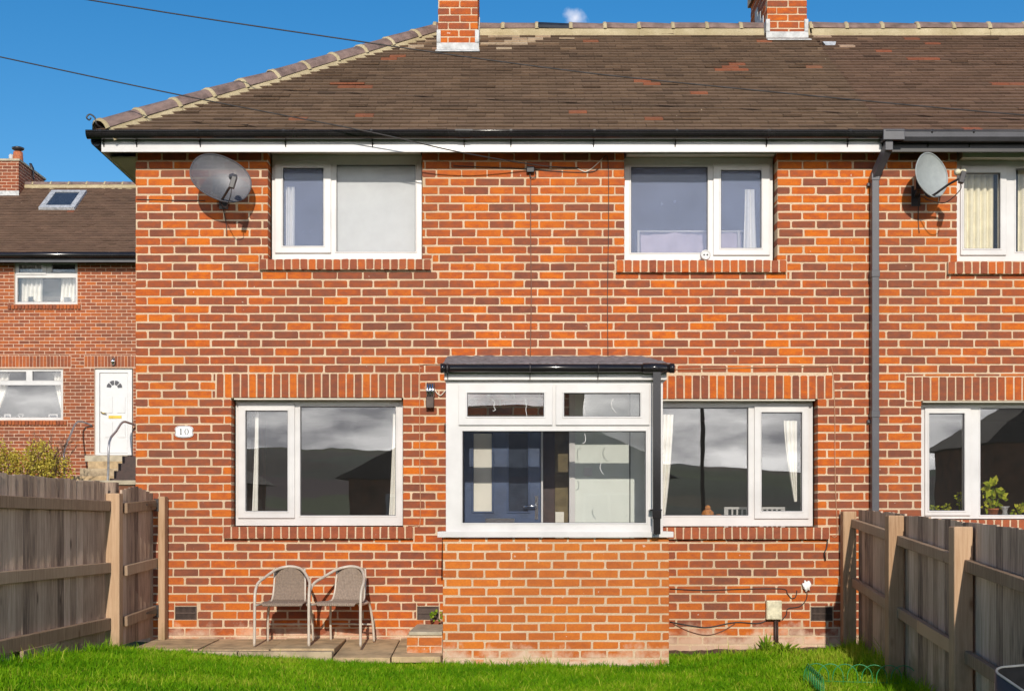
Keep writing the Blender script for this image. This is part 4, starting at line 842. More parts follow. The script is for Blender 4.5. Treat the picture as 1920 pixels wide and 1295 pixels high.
for z in (1.165, 0.645, 0.225):
    mb = MB(); mb.tone = 0.5; n_ = Vector((dg.y, -dg.x, 0)); mb.beam(ga_+n_*0.028+Vector((0, 0, z-0.01)), gb_+n_*0.028+Vector((0, 0, z+0.03)), 0.035, 0.085); mb.build('rail', 'rail_wood', gt, bevel=0.004)
    if z != 0.645:
        mb = MB(); a = gb_+n_*0.05+Vector((0, 0, z+0.025)); mb.prism([a-dg*0.33+Vector((0, 0, -0.008)), a-dg*0.33+Vector((0, 0, 0.008)), a+Vector((0, 0, 0.024)), a+Vector((0, 0, -0.024))], n_*0.006)
        mb.box(PX(291, -0.1), PX(300, -0.1), -0.152, -0.145, z-0.03, z+0.08); mb.build('hinge', 'dark_metal', gt)
wp = thing('gate_post', 'slim pale wooden post fixed to the brick wall beside the gate', 'post', (PX(304, -0.11), -0.11, 0))
post(wp, PX(304, -0.11), -0.08, 0.062, 0.12, -0.04, PZ(930, -0.14), 0.75)
rf = thing('wooden_fence', 'dark weathered close-board fence on the right stepping down from the house', 'fence', (fence_r(-0.1), -0.1, 0))
dr = Vector((0.062, 1, 0)).normalized(); y = -0.17
while y > -7.3:
    pw = 0.142+random.uniform(-0.005, 0.005); yc = y-pw/2; top = 1.155+0.033*yc
    board(rf, (fence_r(yc)+random.uniform(0, 0.01), yc, 0), -dr, pw-0.013, gz(3.1, yc)-0.03, top+random.uniform(-0.006, 0.006), R(3.5+random.uniform(-1.5, 1.5)), tone=random.uniform(0.35, 0.7)); y -= pw
ys_ = [-0.1, -1.85, -3.65, -5.45, -7.25]
for i, (ya, yb_) in enumerate(zip(ys_, ys_[1:])):
    for z0, sl_, h_ in ((1.035, 0.062, 0.075), (0.515, 0.075, 0.08)):
        mb = MB(); mb.tone = 0.5; st_ = -0.02*i
        mb.beam((fence_r(ya)-0.042, ya-0.05, z0+sl_*ya+st_), (fence_r(yb_)-0.042, yb_+0.05, z0+sl_*yb_+st_), 0.042, h_); mb.build('rail', 'rail_wood', rf, bevel=0.004)
mb = MB(); mb.tone = 0.95; ya, yb_ = -2.55, -3.56; mb.beam((fence_r(ya)-0.0665, ya, 0.515+0.075*ya-0.02), (fence_r(yb_)-0.0665, yb_, 0.515+0.075*yb_-0.02), 0.006, 0.086); mb.build('sun_patch', 'post_wood', rf)  # added pale overlay on the middle rail, painting in a patch of sunlight
for yp, top in zip(ys_, (1.135, 1.09, 1.012, 0.94, 0.88)):
    post(rf, fence_r(yp)-0.068+(-0.008 if yp == -0.1 else 0), yp, 0.118, 0.11, -0.5, top, 0.7)

# ------------------------------------------------------------------ chairs
def chair(px, y, rz, label, wmat):
    t = thing('garden_chair', label, 'chair', (PX(px, y), y, -0.012), rz, 'wicker chairs on the patio')
    hw, fd, bd = 0.232, -0.25, 0.20
    pts = []
    sidepts = [(hw, fd, 0.0), (hw-0.002, fd+0.004, 0.2), (hw-0.002, fd+0.01, 0.40), (hw-0.004, fd+0.04, 0.475), (hw-0.012, fd+0.12, 0.53), (hw-0.05, fd+0.25, 0.575), (hw-0.105, fd+0.37, 0.625), (hw-0.155, fd+0.43, 0.648)]
    full = [Vector(p) for p in sidepts]+[Vector((0, fd+0.45, 0.66))]+[Vector((-p[0], p[1], p[2])) for p in sidepts[::-1]]
    mb = MB(); mb.tube(spline(full, 5), 0.0125, 10); mb.build('arm_frame', 'chair_paint', t, local=True)
    for sg in (-1, 1):
        mb = MB(); mb.tube(spline([(sg*0.20, bd+0.03, 0.0), (sg*0.195, bd-0.0, 0.18), (sg*0.18, bd-0.05, 0.335), (sg*0.19, 0.0, 0.345), (sg*0.21, -0.2, 0.345), (sg*hw, fd+0.004, 0.345)], 5), 0.011, 8); mb.build('leg', 'chair_paint', t, local=True)
        mb = MB(); mb.tube(spline([(sg*0.148, -0.10, 0.352), (sg*0.147, 0.09, 0.36), (sg*0.14, 0.155, 0.43), (sg*0.135, 0.185, 0.55), (sg*0.13, 0.192, 0.642)], 5), 0.009, 8); mb.build('back_tube', 'chair_paint', t, local=True)
    mb = MB(); mb.tube([(-0.198, bd+0.02, 0.15), (0.198, bd+0.02, 0.15)], 0.008, 8); mb.build('stretcher', 'chair_paint', t, local=True)
    # woven sheet, ribbed strands
    def woven(name, path, half, m=18):
        path = spline(path, 6); mb = MB(); nu = m*4; vs = []
        for i, p in enumerate(path):
            tt = (path[min(i+1, len(path)-1)]-path[max(i-1, 0)]).normalized(); nrm = Vector((1, 0, 0)).cross(tt).normalized()
            hwid = half(i/(len(path)-1))
            for k in range(nu+1):
                u = k/nu*2-1; rib = 0.0035*math.cos(k*math.pi/2*1.0)*(1 if i % 2 else 0.55); vs.append(p+Vector((u*hwid, 0, 0))-nrm*rib*1.0)
        n0 = len(vs); vs2 = [v+Vector((0, 0.011, -0.004)) for v in vs]; mb.add(vs+vs2, [])
        K = nu+1; fs = []
        for i in range(len(path)-1):
            for k in range(nu):
                a = i*K+k; fs.append((a, a+1, a+K+1, a+K)); fs.append((n0+a, n0+a+K, n0+a+K+1, n0+a+1))
            a = i*K; fs.append((a, a+K, n0+a+K, n0+a)); a = i*K+nu; fs.append((a, n0+a, n0+a+K, a+K))
        for k in range(nu): fs.append((k, n0+k, n0+k+1, k+1)); a = (len(path)-1)*K+k; fs.append((a, a+1, n0+a+1, n0+a))
        mb.f += fs; mb.sm += [False]*len(fs)
        mb.build(name, wmat, t, local=True)
    woven('seat', [(0, -0.23, 0.338), (0, -0.215, 0.362), (0, -0.1, 0.366), (0, 0.06, 0.36), (0, 0.13, 0.372)], lambda u: 0.165+0.02*math.sin(u*3.0))
    woven('backrest', [(0, 0.115, 0.372), (0, 0.15, 0.43), (0, 0.178, 0.52), (0, 0.19, 0.60), (0, 0.195, 0.648)], lambda u: 0.132+0.008*math.cos(u*5))
    return t
chair(537, -0.42, R(0), 'wicker patio chair set square to the wall, nearer the gate', 'wicker')
chair(645, -0.40, R(-12), 'wicker patio chair turned slightly left, nearer the porch step', 'wicker_light')

# ------------------------------------------------------------------ things on the walls
def dish(px, py, y, a, b, roll, yaw, pitch, label, mat, lnb):
    t = thing('satellite_dish', label, 'satellite dish', P(px, py, y), 0, 'satellite dishes under the eaves')
    M_ = Matrix.Rotation(R(yaw), 3, 'Z') @ Matrix.Rotation(R(pitch), 3, 'X')
    Mr = M_ @ Matrix.Rotation(R(roll), 3, 'Y')
    mb = MB(); nr, na = 7, 44; vs = [Mr @ Vector((0, 0.055, 0))]
    def rim(an, k):
        cx_, cz_ = math.cos(an), math.sin(an); e = 2.25; rr = (abs(cx_)**e+abs(cz_)**e)**(-1/e)
        return Mr @ Vector((a*k*rr*cx_, 0.055*(1-k*k), b*k*rr*cz_))
    for i in range(1, nr+1):
        for k in range(na): vs.append(rim(2*math.pi*k/na, i/nr))
    n0 = len(vs); vs += [v+Mr @ Vector((0, 0.006, 0)) for v in vs]
    fs = []
    for k in range(na):
        fs += [(0, 1+(k+1) % na, 1+k), (n0, n0+1+k, n0+1+(k+1) % na)]
        for i in range(nr-1):
            p, q_ = 1+i*na, 1+(i+1)*na; k2 = (k+1) % na; fs += [(p+k, p+k2, q_+k2, q_+k), (n0+p+k, n0+q_+k, n0+q_+k2, n0+p+k2)]
    mb.add(vs, fs, True); mb.build('reflector', mat, t, local=True)
    mb = MB(); mb.tube([rim(2*math.pi*k/na, 1.0) for k in range(na+1)], 0.006, 6, False); mb.build('rim', 'dish_solid' if mat == 'dish_solid' else 'grey_plastic', t, local=True)
    l = M_ @ Vector(lnb); foot = M_ @ Vector((lnb[0]*0.15-0.01, 0.03, -b*0.98))
    mb = MB(); mb.tube(spline([M_ @ Vector((0, 0.1, -b*0.55)), foot, foot+(l-foot)*0.6+Vector((0, 0, -0.02)), l+Vector((0, 0, -0.05))], 5), 0.011, 8); mb.build('arm', 'dark_metal', t, local=True)
    dv = (Vector((0, 0, 0))-l).normalized()
    mb = MB(); mb.tube([l-dv*0.03, l+dv*0.02, l+dv*0.03, l+dv*0.06], [0.02, 0.02, 0.028, 0.028], 12); mb.build('receiver_cap', 'grey_plastic' if mat != 'dish_solid' else 'box_cream', t, local=True)
    dn = M_ @ Vector((-0.03, 0.02, -0.1)); mb = MB(); mb.beam(l-dv*0.02, l-dv*0.02+dn, 0.045, 0.04, up=(0, 1, 0)); mb.build('receiver', 'dark_metal', t, local=True, bevel=0.006)
    bk = M_ @ Vector((0, 0.115, -0.03)); wallp = Vector((bk.x, -t.location.y-0.006, -0.12))
    mb = MB(); mb.tube(spline([bk, bk+Vector((0, 0.07, -0.02)), Vector((wallp.x, wallp.y-0.07, wallp.z+0.03)), wallp], 5), 0.017, 10); mb.box(wallp.x-0.04, wallp.x+0.04, wallp.y-0.004, wallp.y+0.004, wallp.z-0.09, wallp.z+0.09); mb.box(bk.x-0.06, bk.x+0.06, bk.y-0.02, bk.y+0.03, bk.z-0.06, bk.z+0.06); mb.build('wall_bracket', 'dark_metal', t, local=True)
    e = l-dv*0.02+dn; mb = MB(); mb.tube(spline([e, e+Vector((-0.005, 0.0, -0.06)), e+(foot-e)*0.5+Vector((0, 0, -0.11)), foot+Vector((0, 0.02, -0.03)), bk+Vector((0, 0.06, -0.12)), wallp+Vector((0.02, -0.004, -0.2)), wallp+Vector((0.03, -0.004, -0.33))], 6), 0.004, 6); mb.build('lead', 'cable_dark', t, local=True)
    return t
dish(414, 334, -0.27, 0.268, 0.196, 23, 16, -8, 'dark perforated oval satellite dish left of the upstairs window', 'dish_mesh', (0.09, -0.3, -0.10))
dish(1747, 328, -0.28, 0.19, 0.19, 35, 30, -6, 'pale grey solid satellite dish beside the downpipe', 'dish_solid', (0.03, -0.30, -0.07))

hn = thing('house_number_sign', 'white oval house number plaque reading 10', 'sign', P(345, 809, -0.01))
cxp = P(345, 809, -0.012); mb = MB(); prof = []
for k in range(48):
    an = 2*math.pi*k/48; x_, z_ = math.cos(an), math.sin(an); rr = (abs(x_)**3.2+abs(z_)**3.2)**(-1/3.2); xx, zz = 0.086*x_*rr, 0.054*z_*rr
    if abs(zz) < 0.022 and abs(x_) > 0.8: xx *= 0.88+0.10*abs(zz)/0.022
    prof.append((cxp.x+xx, -0.014, cxp.z+zz))
mb.prism(prof[::-1], (0, 0.012, 0)); mb.build('plaque', 'plaque', hn, bevel=0.002)
mb = MB(); mb.tube([(p[0]*0.0+cxp.x+(p[0]-cxp.x)*0.93, -0.0145, cxp.z+(p[2]-cxp.z)*0.9) for p in prof+prof[:1]], 0.0022, 4); mb.build('border', 'ink', hn)
mb = MB(); zx = cxp.x-0.027; mb.box(zx-0.005, zx+0.005, -0.017, -0.0142, cxp.z-0.026, cxp.z+0.027); mb.box(zx-0.011, zx+0.011, -0.0168, -0.0142, cxp.z-0.028, cxp.z-0.0245); mb.beam((zx-0.012, -0.0155, cxp.z+0.019), (zx, -0.0155, cxp.z+0.026), 0.0028, 0.004, up=(0, 0, 1)); mb.build('numeral', 'ink', hn)
mb = MB(); zx = cxp.x+0.024; n = 28; vs = []
for k in range(n):
    an = 2*math.pi*k/n; th = 0.003+0.0055*abs(math.cos(an))
    for (dr_, yy) in ((0, -0.017), (-th, -0.017), (-th, -0.0142), (0, -0.0142)): vs.append((zx+(0.019+dr_)*math.cos(an), yy, cxp.z+(0.0275+dr_*0.8)*math.sin(an)))
mb.add(vs, [(k*4+j, k*4+(j+1) % 4, ((k+1) % n)*4+(j+1) % 4, ((k+1) % n)*4+j) for k in range(n) for j in range(4)]); mb.build('numeral', 'ink', hn)

wl = thing('wall_lamp', 'bronze and chrome outdoor wall lamp beside the porch', 'lamp', P(806, 740, -0.04)); a = P(799, 765, -0.04); b = P(814, 717, -0.04); zm = PZ(744, -0.04)
mb = MB(); mb.box(a.x, b.x, -0.075, -0.001, a.z, zm); mb.box(a.x+0.006, b.x+0.004, -0.03, -0.001, zm+0.001, b.z); mb.build('body', 'vent_plastic', wl, bevel=0.006)
for i in range(3):
    x = a.x+0.012+i*0.024; mb = MB(); mb.lathe([(0.009, zm), (0.010, zm+0.04), (0.0135, zm+0.05), (0.0135, zm+0.06), (0.010, zm+0.07), (0.009, b.z-0.003)], (x, -0.05, 0), 12); mb.build('fluted_tube', 'chrome', wl)
mb = MB(); mb.tube(spline([P(813, 724, -0.01), P(818, 735, -0.012), P(826, 741, -0.012), P(834, 733, -0.012), P(840, 728, -0.02)], 5), 0.005, 6); mb.build('flex', 'cable_white', wl)

jb = thing('junction_box', 'small black junction box on the brick between the upstairs windows', 'junction box', P(995, 318, -0.02)); mb = MB(); a = P(987, 324, -0.03); b = P(1002, 312, -0.03); mb.box(a.x, b.x, -0.045, -0.001, a.z, b.z); mb.build('housing', 'black_plastic', jb, bevel=0.006)
mb = MB(); mb.tube(spline([P(993, 324, -0.02), P(995, 333, -0.02), P(1003, 333, -0.02), P(1005, 326, -0.02), P(1003, 320, -0.02)], 5), 0.004, 6); mb.build('loop', 'cable_dark', jb)
def cable(label, pts, r, mat, name='cable', y=-0.006, n=4, cat='cable'):
    mb = MB(); mb.tube(spline([P(p[0], p[1], p[2] if len(p) > 2 else y) for p in pts], n), r, 6); o = mb.build(name, mat); tag(o, label, cat); return o
cable('thin brown cable running down from the junction box to the porch roof', [(995, 326), (995, 440), (996, 560), (994, 672)], 0.005, 'cable_brown')
cable('thin dark cable down the wall right of the junction box', [(1131, 296), (1140, 302), (1141, 420), (1139, 560), (1140, 672)], 0.0035, 'cable_dark')
cable('dark cable sagging along the wall top between the upstairs windows', [(850, 311), (920, 314), (988, 317), (1050, 322), (1105, 323), (1122, 317)], 0.004, 'cable_dark')
cable('short white cable curling up to the soffit above the upstairs brick', [(1082, 316), (1098, 322), (1112, 314), (1130, 297)], 0.004, 'cable_white')
cable('pale cable down the wall between the left window and the porch', [(835, 683), (790, 684), (787, 700), (787, 860), (788, 975), (780, 984), (765, 985)], 0.0035, 'cable_beige')
cable('pale cable over the right lintel and down beside the downstairs window', [(1262, 692), (1400, 689), (1540, 687), (1560, 692), (1565, 760), (1566, 900), (1570, 990), (1566, 1006), (1559, 1003)], 0.0035, 'cable_beige')
cable('short dark cable end dangling below the right window sill', [(1552, 1008), (1550, 1026, -0.02), (1546, 1036, -0.03), (1548, 1050, -0.02)], 0.006, 'cable_dark')
cable('black cable clipped along the wall from porch to socket', [(1256, 1103), (1320, 1106), (1380, 1104), (1465, 1103), (1476, 1112), (1484, 1121), (1492, 1118), (1494, 1106)], 0.0045, 'cable_dark')
cable('black cable hanging low from the porch to the meter box', [(1256, 1165), (1300, 1173), (1330, 1175), (1378, 1166), (1420, 1168), (1438, 1162)], 0.0055, 'cable_dark')
cable('dark cable sagging in a shallow loop near the ground', [(1262, 1168), (1290, 1182), (1325, 1190), (1355, 1182), (1378, 1168)], 0.0045, 'cable_brown')
cable('black cable curving from the meter box up to the socket', [(1466, 1162), (1474, 1152), (1478, 1140), (1500, 1136), (1512, 1122), (1513, 1106)], 0.0045, 'cable_dark')
cable('thin horizontal cable beside the dark satellite dish', [(256, 374), (300, 375), (345, 376), (385, 376)], 0.0035, 'cable_dark')
mt = thing('meter_box', 'cream meter box low on the wall with a brown pipe below', 'box', P(1451, 1143, -0.03)); a = P(1437, 1161, -0.05); b = P(1466, 1125, -0.05); mb = MB(); mb.box(a.x, b.x, -0.06, -0.001, a.z, b.z); mb.build('box_body', 'box_cream', mt, bevel=0.008)
mb = MB(); mb.box(a.x+0.008, b.x-0.008, -0.066, -0.0605, a.z+0.008, b.z-0.008); mb.build('cover', 'box_cream', mt, bevel=0.003)
x = PX(1454, -0.03); mb = MB(); mb.tube([(x, -0.03, a.z+0.002), (x, -0.03, -0.14)], 0.013, 8); mb.tube([(x+0.022, -0.025, a.z+0.002), (x+0.022, -0.025, -0.14)], 0.006, 6); mb.build('pipe', 'brown_panel', mt)
fm = MB(); c0 = P(1512, 1098, -0.02)
bmx = bmesh.new(); bmesh.ops.create_icosphere(bmx, subdivisions=3, radius=0.05)
for v in bmx.verts: k = 1+0.22*math.sin(v.co.x*150+v.co.z*90)+random.uniform(-0.12, 0.12); v.co = Vector((v.co.x*k*0.75, v.co.y*0.5*k, v.co.z*k*0.95))
fm.add([v.co+c0 for v in bmx.verts], [tuple(v.index for v in f.verts) for f in bmx.faces], True); bmx.free()
o = fm.build('sealing_foam', 'plaque'); tag(o, 'white blob of sealing foam round the cable entry', 'foam')
rs = thing('round_wall_vent', 'round white fitting with two dark holes under the right upstairs window', 'fitting', P(1323, 478, -0.01)); c0 = P(1323, 478, -0.01)
mb = MB(); mb.lathe([(0.036, -0.06), (0.046, -0.045), (0.046, 0.005), (0.041, 0.012), (0.034, 0.012), (0.03, 0.006)], (c0.x, -0.01, c0.z), 28, 'y'); mb.build('ring', 'white_plastic', rs)
for sg in (-1, 1): mb = MB(); mb.lathe([(0.0075, 0.004), (0.0075, 0.008)], (c0.x+sg*0.014, -0.01, c0.z), 12, 'y'); mb.build('hole', 'void', rs)

# ------------------------------------------------------------------ overhead wires
def wire(label, pts, r):
    mb = MB(); mb.tube(spline([P(*p) for p in pts], 8), r, 6); o = mb.build('overhead_wire', 'cable_dark'); tag(o, label, 'wire', 'telephone wires')
wire('long black telephone wire crossing above the roof to the right edge', [(-700, -150, 0), (165, 0, 0), (640, 73, 0), (1000, 124, 0), (1280, 156, 0), (1920, 216, -0.1), (2300, 236, -0.25)], 0.006)
wire('black telephone wire dropping from the left to the wall bracket', [(-400, 20, -0.5), (0, 107, -0.45), (350, 181, -0.42), (690, 247, -0.4), (860, 285, -0.3), (1010, 310, -0.06), (1085, 315, -0.012)], 0.0055)

# ------------------------------------------------------------------ behind the glass
def curtain(pts_top, pts_bot, label, mat='curtain', folds=5, name='curtain', depth=0.02, cat='curtain', y=0.2):
    """pixel x-range at top and bottom; (x0,x1,py)"""
    (a0, a1, at_), (b0, b1, bt) = pts_top, pts_bot; mb = MB(); nu, nv_ = folds*8, 8; vs = []
    for j in range(nv_+1):
        v = j/nv_; vv = v**1.5
        xa, xb = PX(a0+(b0-a0)*vv, y), PX(a1+(b1-a1)*vv, y); z = PZ(at_+(bt-at_)*v, y)
        for i in range(nu+1):
            u = i/nu; vs.append((xa+(xb-xa)*u+0.004*math.sin(u*folds*6.28*1.0+1.5), y+depth*math.sin(u*folds*2*math.pi+0.5*v), z+0.006*math.sin(u*folds*6.28)*(1-v)))
    n0 = len(vs); vs += [(x, yy+0.004, z) for x, yy, z in vs]; K = nu+1
    fs = [(j*K+i, j*K+i+1, (j+1)*K+i+1, (j+1)*K+i) for j in range(nv_) for i in range(nu)]; fs += [tuple(n0+k for k in f[::-1]) for f in fs]
    mb.add(vs, fs, True); o = mb.build(name, mat); tag(o, label, cat); return o
curtain((535, 552, 350), (535, 551, 500), 'white curtain edge behind the left upstairs casement', folds=2, y=0.25)
curtain((1396, 1414, 355), (1392, 1420, 500), 'white curtain hanging in the right upstairs casement', folds=2, y=0.25)
curtain((478, 484, 760), (470, 482, 990), 'narrow white curtain edge in the left downstairs casement', folds=1, y=0.25, depth=0.008)
curtain((736, 746, 775), (727, 744, 990), 'white curtain edge at the right of the left downstairs window', folds=2, y=0.25, depth=0.01)
curtain((1240, 1262, 776), (1225, 1244, 990), 'white tied curtain in the right downstairs window beside the porch', folds=3, y=0.26)
curtain((1469, 1494, 788), (1489, 1494, 940), 'white curtain tied back in the right downstairs casement', folds=3, y=0.25)
curtain((1800, 1862, 300), (1800, 1862, 495), 'cream curtain filling the neighbour upstairs casement', 'cream_curtain', folds=5, y=0.26)
curtain((1908, 1990, 300), (1908, 1990, 495), 'cream curtain at the edge of the neighbour upstairs fixed pane', 'cream_curtain', folds=5, y=0.26)
mb = MB(); bl = (PX(628, 0.24), PX(783, 0.24), PZ(480, 0.24), PZ(300, 0.24)); mb.box(bl[0], bl[1], 0.24, 0.246, bl[2], bl[3]); o = mb.build('roller_blind', 'blind'); tag(o, 'white roller blind drawn down in the left upstairs window', 'blind')
# cot or bed with a lilac cover upstairs
bd = thing('bed', 'bed with lilac cover and pale rail behind the right upstairs window', 'bed', (PX(1290, 0.5), 0.6, 2.5))
mb = MB(); nx = 26; vs = []
for j in range(9):
    for i in range(nx+1):
        x = PX(1201, 0.4)+(PX(1392, 0.4)-PX(1201, 0.4))*i/nx; z = PZ(436, 0.4)-j*0.06; vs.append((x, 0.4+0.014*math.sin(i*0.5+j*1.1)+0.01*math.sin(i*1.3-j*0.8), z))
n0 = len(vs); vs += [(x, yy+0.02, z) for x, yy, z in vs]; K = nx+1; fs = [(j*K+i+K, j*K+i+1+K, j*K+i+1, j*K+i) for j in range(8) for i in range(nx)]; fs += [tuple(n0+k for k in f[::-1]) for f in fs]; mb.add(vs, fs, True); mb.build('cover', 'lilac_cloth', bd)
mb = MB(); z = PZ(434, 0.38); mb.tube([(PX(1197, 0.38), 0.38, z), (PX(1400, 0.38), 0.38, z)], 0.01, 8)
for px in (1197, 1385): mb.tube([(PX(px, 0.38), 0.38, z+0.01), (PX(px, 0.38), 0.38, 2.5)], 0.012, 8)
mb.build('rail', 'white_board', bd)
mb = MB(); mb.box(PX(1201, 0.4), PX(1392, 0.4), 0.42, 1.9, 2.5, PZ(440, 0.4)-0.12); mb.build('mattress', 'lilac_cloth', bd)
def dining_chair(px0, px1, py, y, label):
    t = thing('dining_chair', label, 'chair', (PX((px0+px1)/2, y), y+0.2, 0.1), 0, 'white dining chairs inside the right room')
    x0, x1, z = PX(px0, y), PX(px1, y), PZ(py, y)
    mb = MB(); mb.box(x0, x1, y, y+0.025, z-0.022, z); mb.box(x0+0.02, x1-0.02, y, y+0.02, z-0.26, z-0.235); mb.build('back_rail', 'white_board', t, bevel=0.003)
    for i in range(5):
        xx = x0+0.03+(x1-x0-0.06)*i/4; mb = MB(); mb.box(xx-0.008, xx+0.008, y+0.004, y+0.018, z-0.235, z-0.022); mb.build('slat', 'white_board', t)
    for xx in (x0, x1-0.025):
        mb = MB(); mb.box(xx, xx+0.025, y-0.001, y+0.026, 0.1, z-0.0221); mb.build('leg', 'white_board', t); mb = MB(); mb.box(xx, xx+0.025, y+0.36, y+0.386, 0.1, 0.52); mb.build('leg', 'white_board', t)
    mb = MB(); mb.box(x0, x1, y+0.027, y+0.4, 0.521, 0.56); mb.build('seat', 'white_board', t)
dining_chair(1358, 1407, 950, 0.55, 'white slatted dining chair nearer the porch behind the right window'); dining_chair(1424, 1472, 950, 0.55, 'white slatted dining chair behind the right casement')
tb = thing('side_table', 'low table inside the right downstairs window', 'table', (PX(1330, 0.42), 0.42, 0.1)); mb = MB(); mb.box(PX(1270, 0.45), PX(1352, 0.45), 0.30, 0.54, 1.03, 1.06); mb.build('top', 'room_floor', tb)
for xx in (1274, 1348):
    for yy in (0.32, 0.52): mb = MB(); mb.box(PX(xx, 0.45)-0.015, PX(xx, 0.45)+0.015, yy-0.015, yy+0.015, 0.1, 1.03); mb.build('leg', 'room_floor', tb)
def plush(px, py, r, zs, label, ears=True, y=0.42):
    mb = MB(); c0 = P(px, py, y)
    bmx = bmesh.new(); bmesh.ops.create_icosphere(bmx, subdivisions=3, radius=r)
    for v in bmx.verts: v.co = Vector((v.co.x*1.15, v.co.y, v.co.z*zs))*(1+random.uniform(-0.05, 0.05))
    zo = 1.06+r*zs-c0.z
    mb.add([v.co+c0+Vector((0, 0, zo)) for v in bmx.verts], [tuple(v.index for v in f.verts) for f in bmx.faces], True); bmx.free()
    top = c0+Vector((0, 0, zo+r*zs)); bmx = bmesh.new(); bmesh.ops.create_icosphere(bmx, subdivisions=2, radius=r*0.55)
    if ears: mb.add([v.co+top+Vector((0, 0, r*0.2)) for v in bmx.verts], [tuple(v.index for v in f.verts) for f in bmx.faces], True)
    bmx.free(); o = mb.build('soft_toy', 'orange_plush'); tag(o, label, 'soft toy')
plush(1327, 962, 0.05, 1.0, 'taller orange brown fluffy toy behind the right downstairs window'); plush(1348, 966, 0.038, 0.7, 'low orange fluffy toy next to the white dining chair', False)
# plants on the neighbour's sill
def leaf_blob(mb, c, n, rad, size, upb=0.4):
    for _ in range(n):
        d = Vector((random.gauss(0, 1), random.gauss(0, 1)*0.7, random.gauss(0, 1)+upb)).normalized(); p = c+d*rad*random.uniform(0.35, 1); t = (d+Vector((random.uniform(-.6, .6), random.uniform(-.6, .6), random.uniform(-.8, .2)))).normalized()
        s1 = t.cross(Vector((random.uniform(-1, 1), -1, random.uniform(-.4, .4)))).normalized(); L_ = size*random.uniform(0.6, 1.2); wv = L_*0.32; mb.tone = random.random(); nn = s1.cross(t)
        mb.add([p, p+t*L_*0.45+s1*wv+nn*L_*0.08, p+t*L_, p+t*L_*0.45-s1*wv+nn*L_*0.08, p+t*L_*0.5-nn*L_*0.04], [(0, 1, 4), (1, 2, 4), (2, 3, 4), (3, 0, 4)])
def pot_plant(px, py_base, y, pot_h, blobs, label, pr=0.045):
    base = P(px, py_base, y); t = thing('pot_plant', label, 'plant', base, 0, 'plants on the neighbour window sill')
    mb = MB(); mb.lathe([(pr*0.75, 0), (pr*0.95, pot_h*0.8), (pr*1.05, pot_h*0.8), (pr*1.05, pot_h), (pr*0.9, pot_h)], base, 16); mb.build('pot', 'terracotta', t)
    mb = MB()
    for (bx_, by_, rd, n_, sz) in blobs: leaf_blob(mb, P(bx_, by_, y), n_, rd, sz)
    mb.build('leaves', 'house_plant', t)
    mb = MB()
    for (bx_, by_, rd, n_, sz) in blobs: mb.tube([base+Vector((0, 0, pot_h*0.8)), P(bx_, by_, y)], 0.004, 5)
    mb.build('stem', 'weed', t)
mb = MB(); zsl = PZ(968, 0.3); mb.box(PX(1735, 0.3), PX(2038, 0.3), 0.21, 0.42, zsl-0.03, zsl); mb.build('inner_sill', 'white_board', adj)
pot_plant(1862, 968, 0.3, 0.075, [(1862, 915, 0.05, 24, 0.075), (1872, 935, 0.045, 18, 0.075), (1855, 948, 0.05, 18, 0.06), (1846, 925, 0.03, 8, 0.06)], 'tall yellow green leafy pot plant in the neighbour fixed pane', 0.05)
pot_plant(1913, 968, 0.3, 0.02, [(1908, 957, 0.04, 20, 0.055), (1918, 953, 0.035, 14, 0.05)], 'low green trailing plant at the right edge of the photo', 0.04)
pot_plant(1752, 968, 0.3, 0.025, [(1752, 955, 0.035, 36, 0.03)], 'small bright green bedding plant in the neighbour casement', 0.04)
pot_plant(1775, 968, 0.3, 0.04, [(1775, 952, 0.03, 26, 0.03)], 'small plant in a terracotta pot in the neighbour casement', 0.045)
pot_plant(1799, 968, 0.3, 0.03, [(1799, 930, 0.03, 26, 0.03), (1800, 945, 0.03, 20, 0.03)], 'tall spindly green plant at the neighbour casement edge', 0.03)
mb = MB(); b0 = P(1884, 968, 0.3); mb.lathe([(0.028, 0), (0.03, 0.01), (0.02, 0.045), (0.03, 0.08), (0.045, 0.095), (0.041, 0.095), (0.026, 0.08), (0.015, 0.045), (0.02, 0.012)], b0, 18); o = mb.build('glass_vase', 'lead'); tag(o, 'waisted grey glass vase beside the tall pot plant', 'vase')

# ------------------------------------------------------------------ weeds, hoops, tub
def weed(x, y, label, n=22, h=0.1, spread=0.1, mat='weed'):
    t = thing('weed', label, 'weed', (x, y, gz(x, y)), 0, 'weeds at the wall and fence'); mb = MB()
    for _ in range(n):
        an = random.uniform(0, 6.28); d = Vector((math.cos(an), math.sin(an), 0)); r_ = random.uniform(0.2, 1)*spread; hh = h*random.uniform(0.4, 1.1); s1 = Vector((-d.y, d.x, 0)); w_ = random.uniform(0.006, 0.014); mb.tone = random.random(); o = Vector((x, y, gz(x, y)))+d*0.01
        mb.add([o, o+d*r_*0.5+s1*w_+Vector((0, 0, hh*0.7)), o+d*r_+Vector((0, 0, hh)), o+d*r_*0.5-s1*w_+Vector((0, 0, hh*0.7))], [(0, 1, 2), (0, 2, 3)])
    mb.build('leaves', mat, t)
weed(PX(1437, -0.3), -0.3, 'leafy weed at the wall left of the meter pipe', 26, 0.19, 0.13); weed(PX(1470, -0.32), -0.32, 'low spreading weed at the foot of the meter pipe', 50, 0.11, 0.2); weed(PX(1672, -1.7), -1.7, 'pale spiky weed beside the second fence post', 18, 0.16, 0.09)
weed(PX(513, -0.62), -0.62, 'small weed growing in the patio joint', 20, 0.05, 0.06); 
mb = MB(); t = thing('weed', 'dark tuft growing beside the air vent at the porch step', 'weed', P(818, 1163, -0.12), 0, 'weeds at the wall and fence'); leaf_blob(mb, P(818, 1156, -0.12), 22, 0.045, 0.04); mb.build('leaves', 'weed', t)
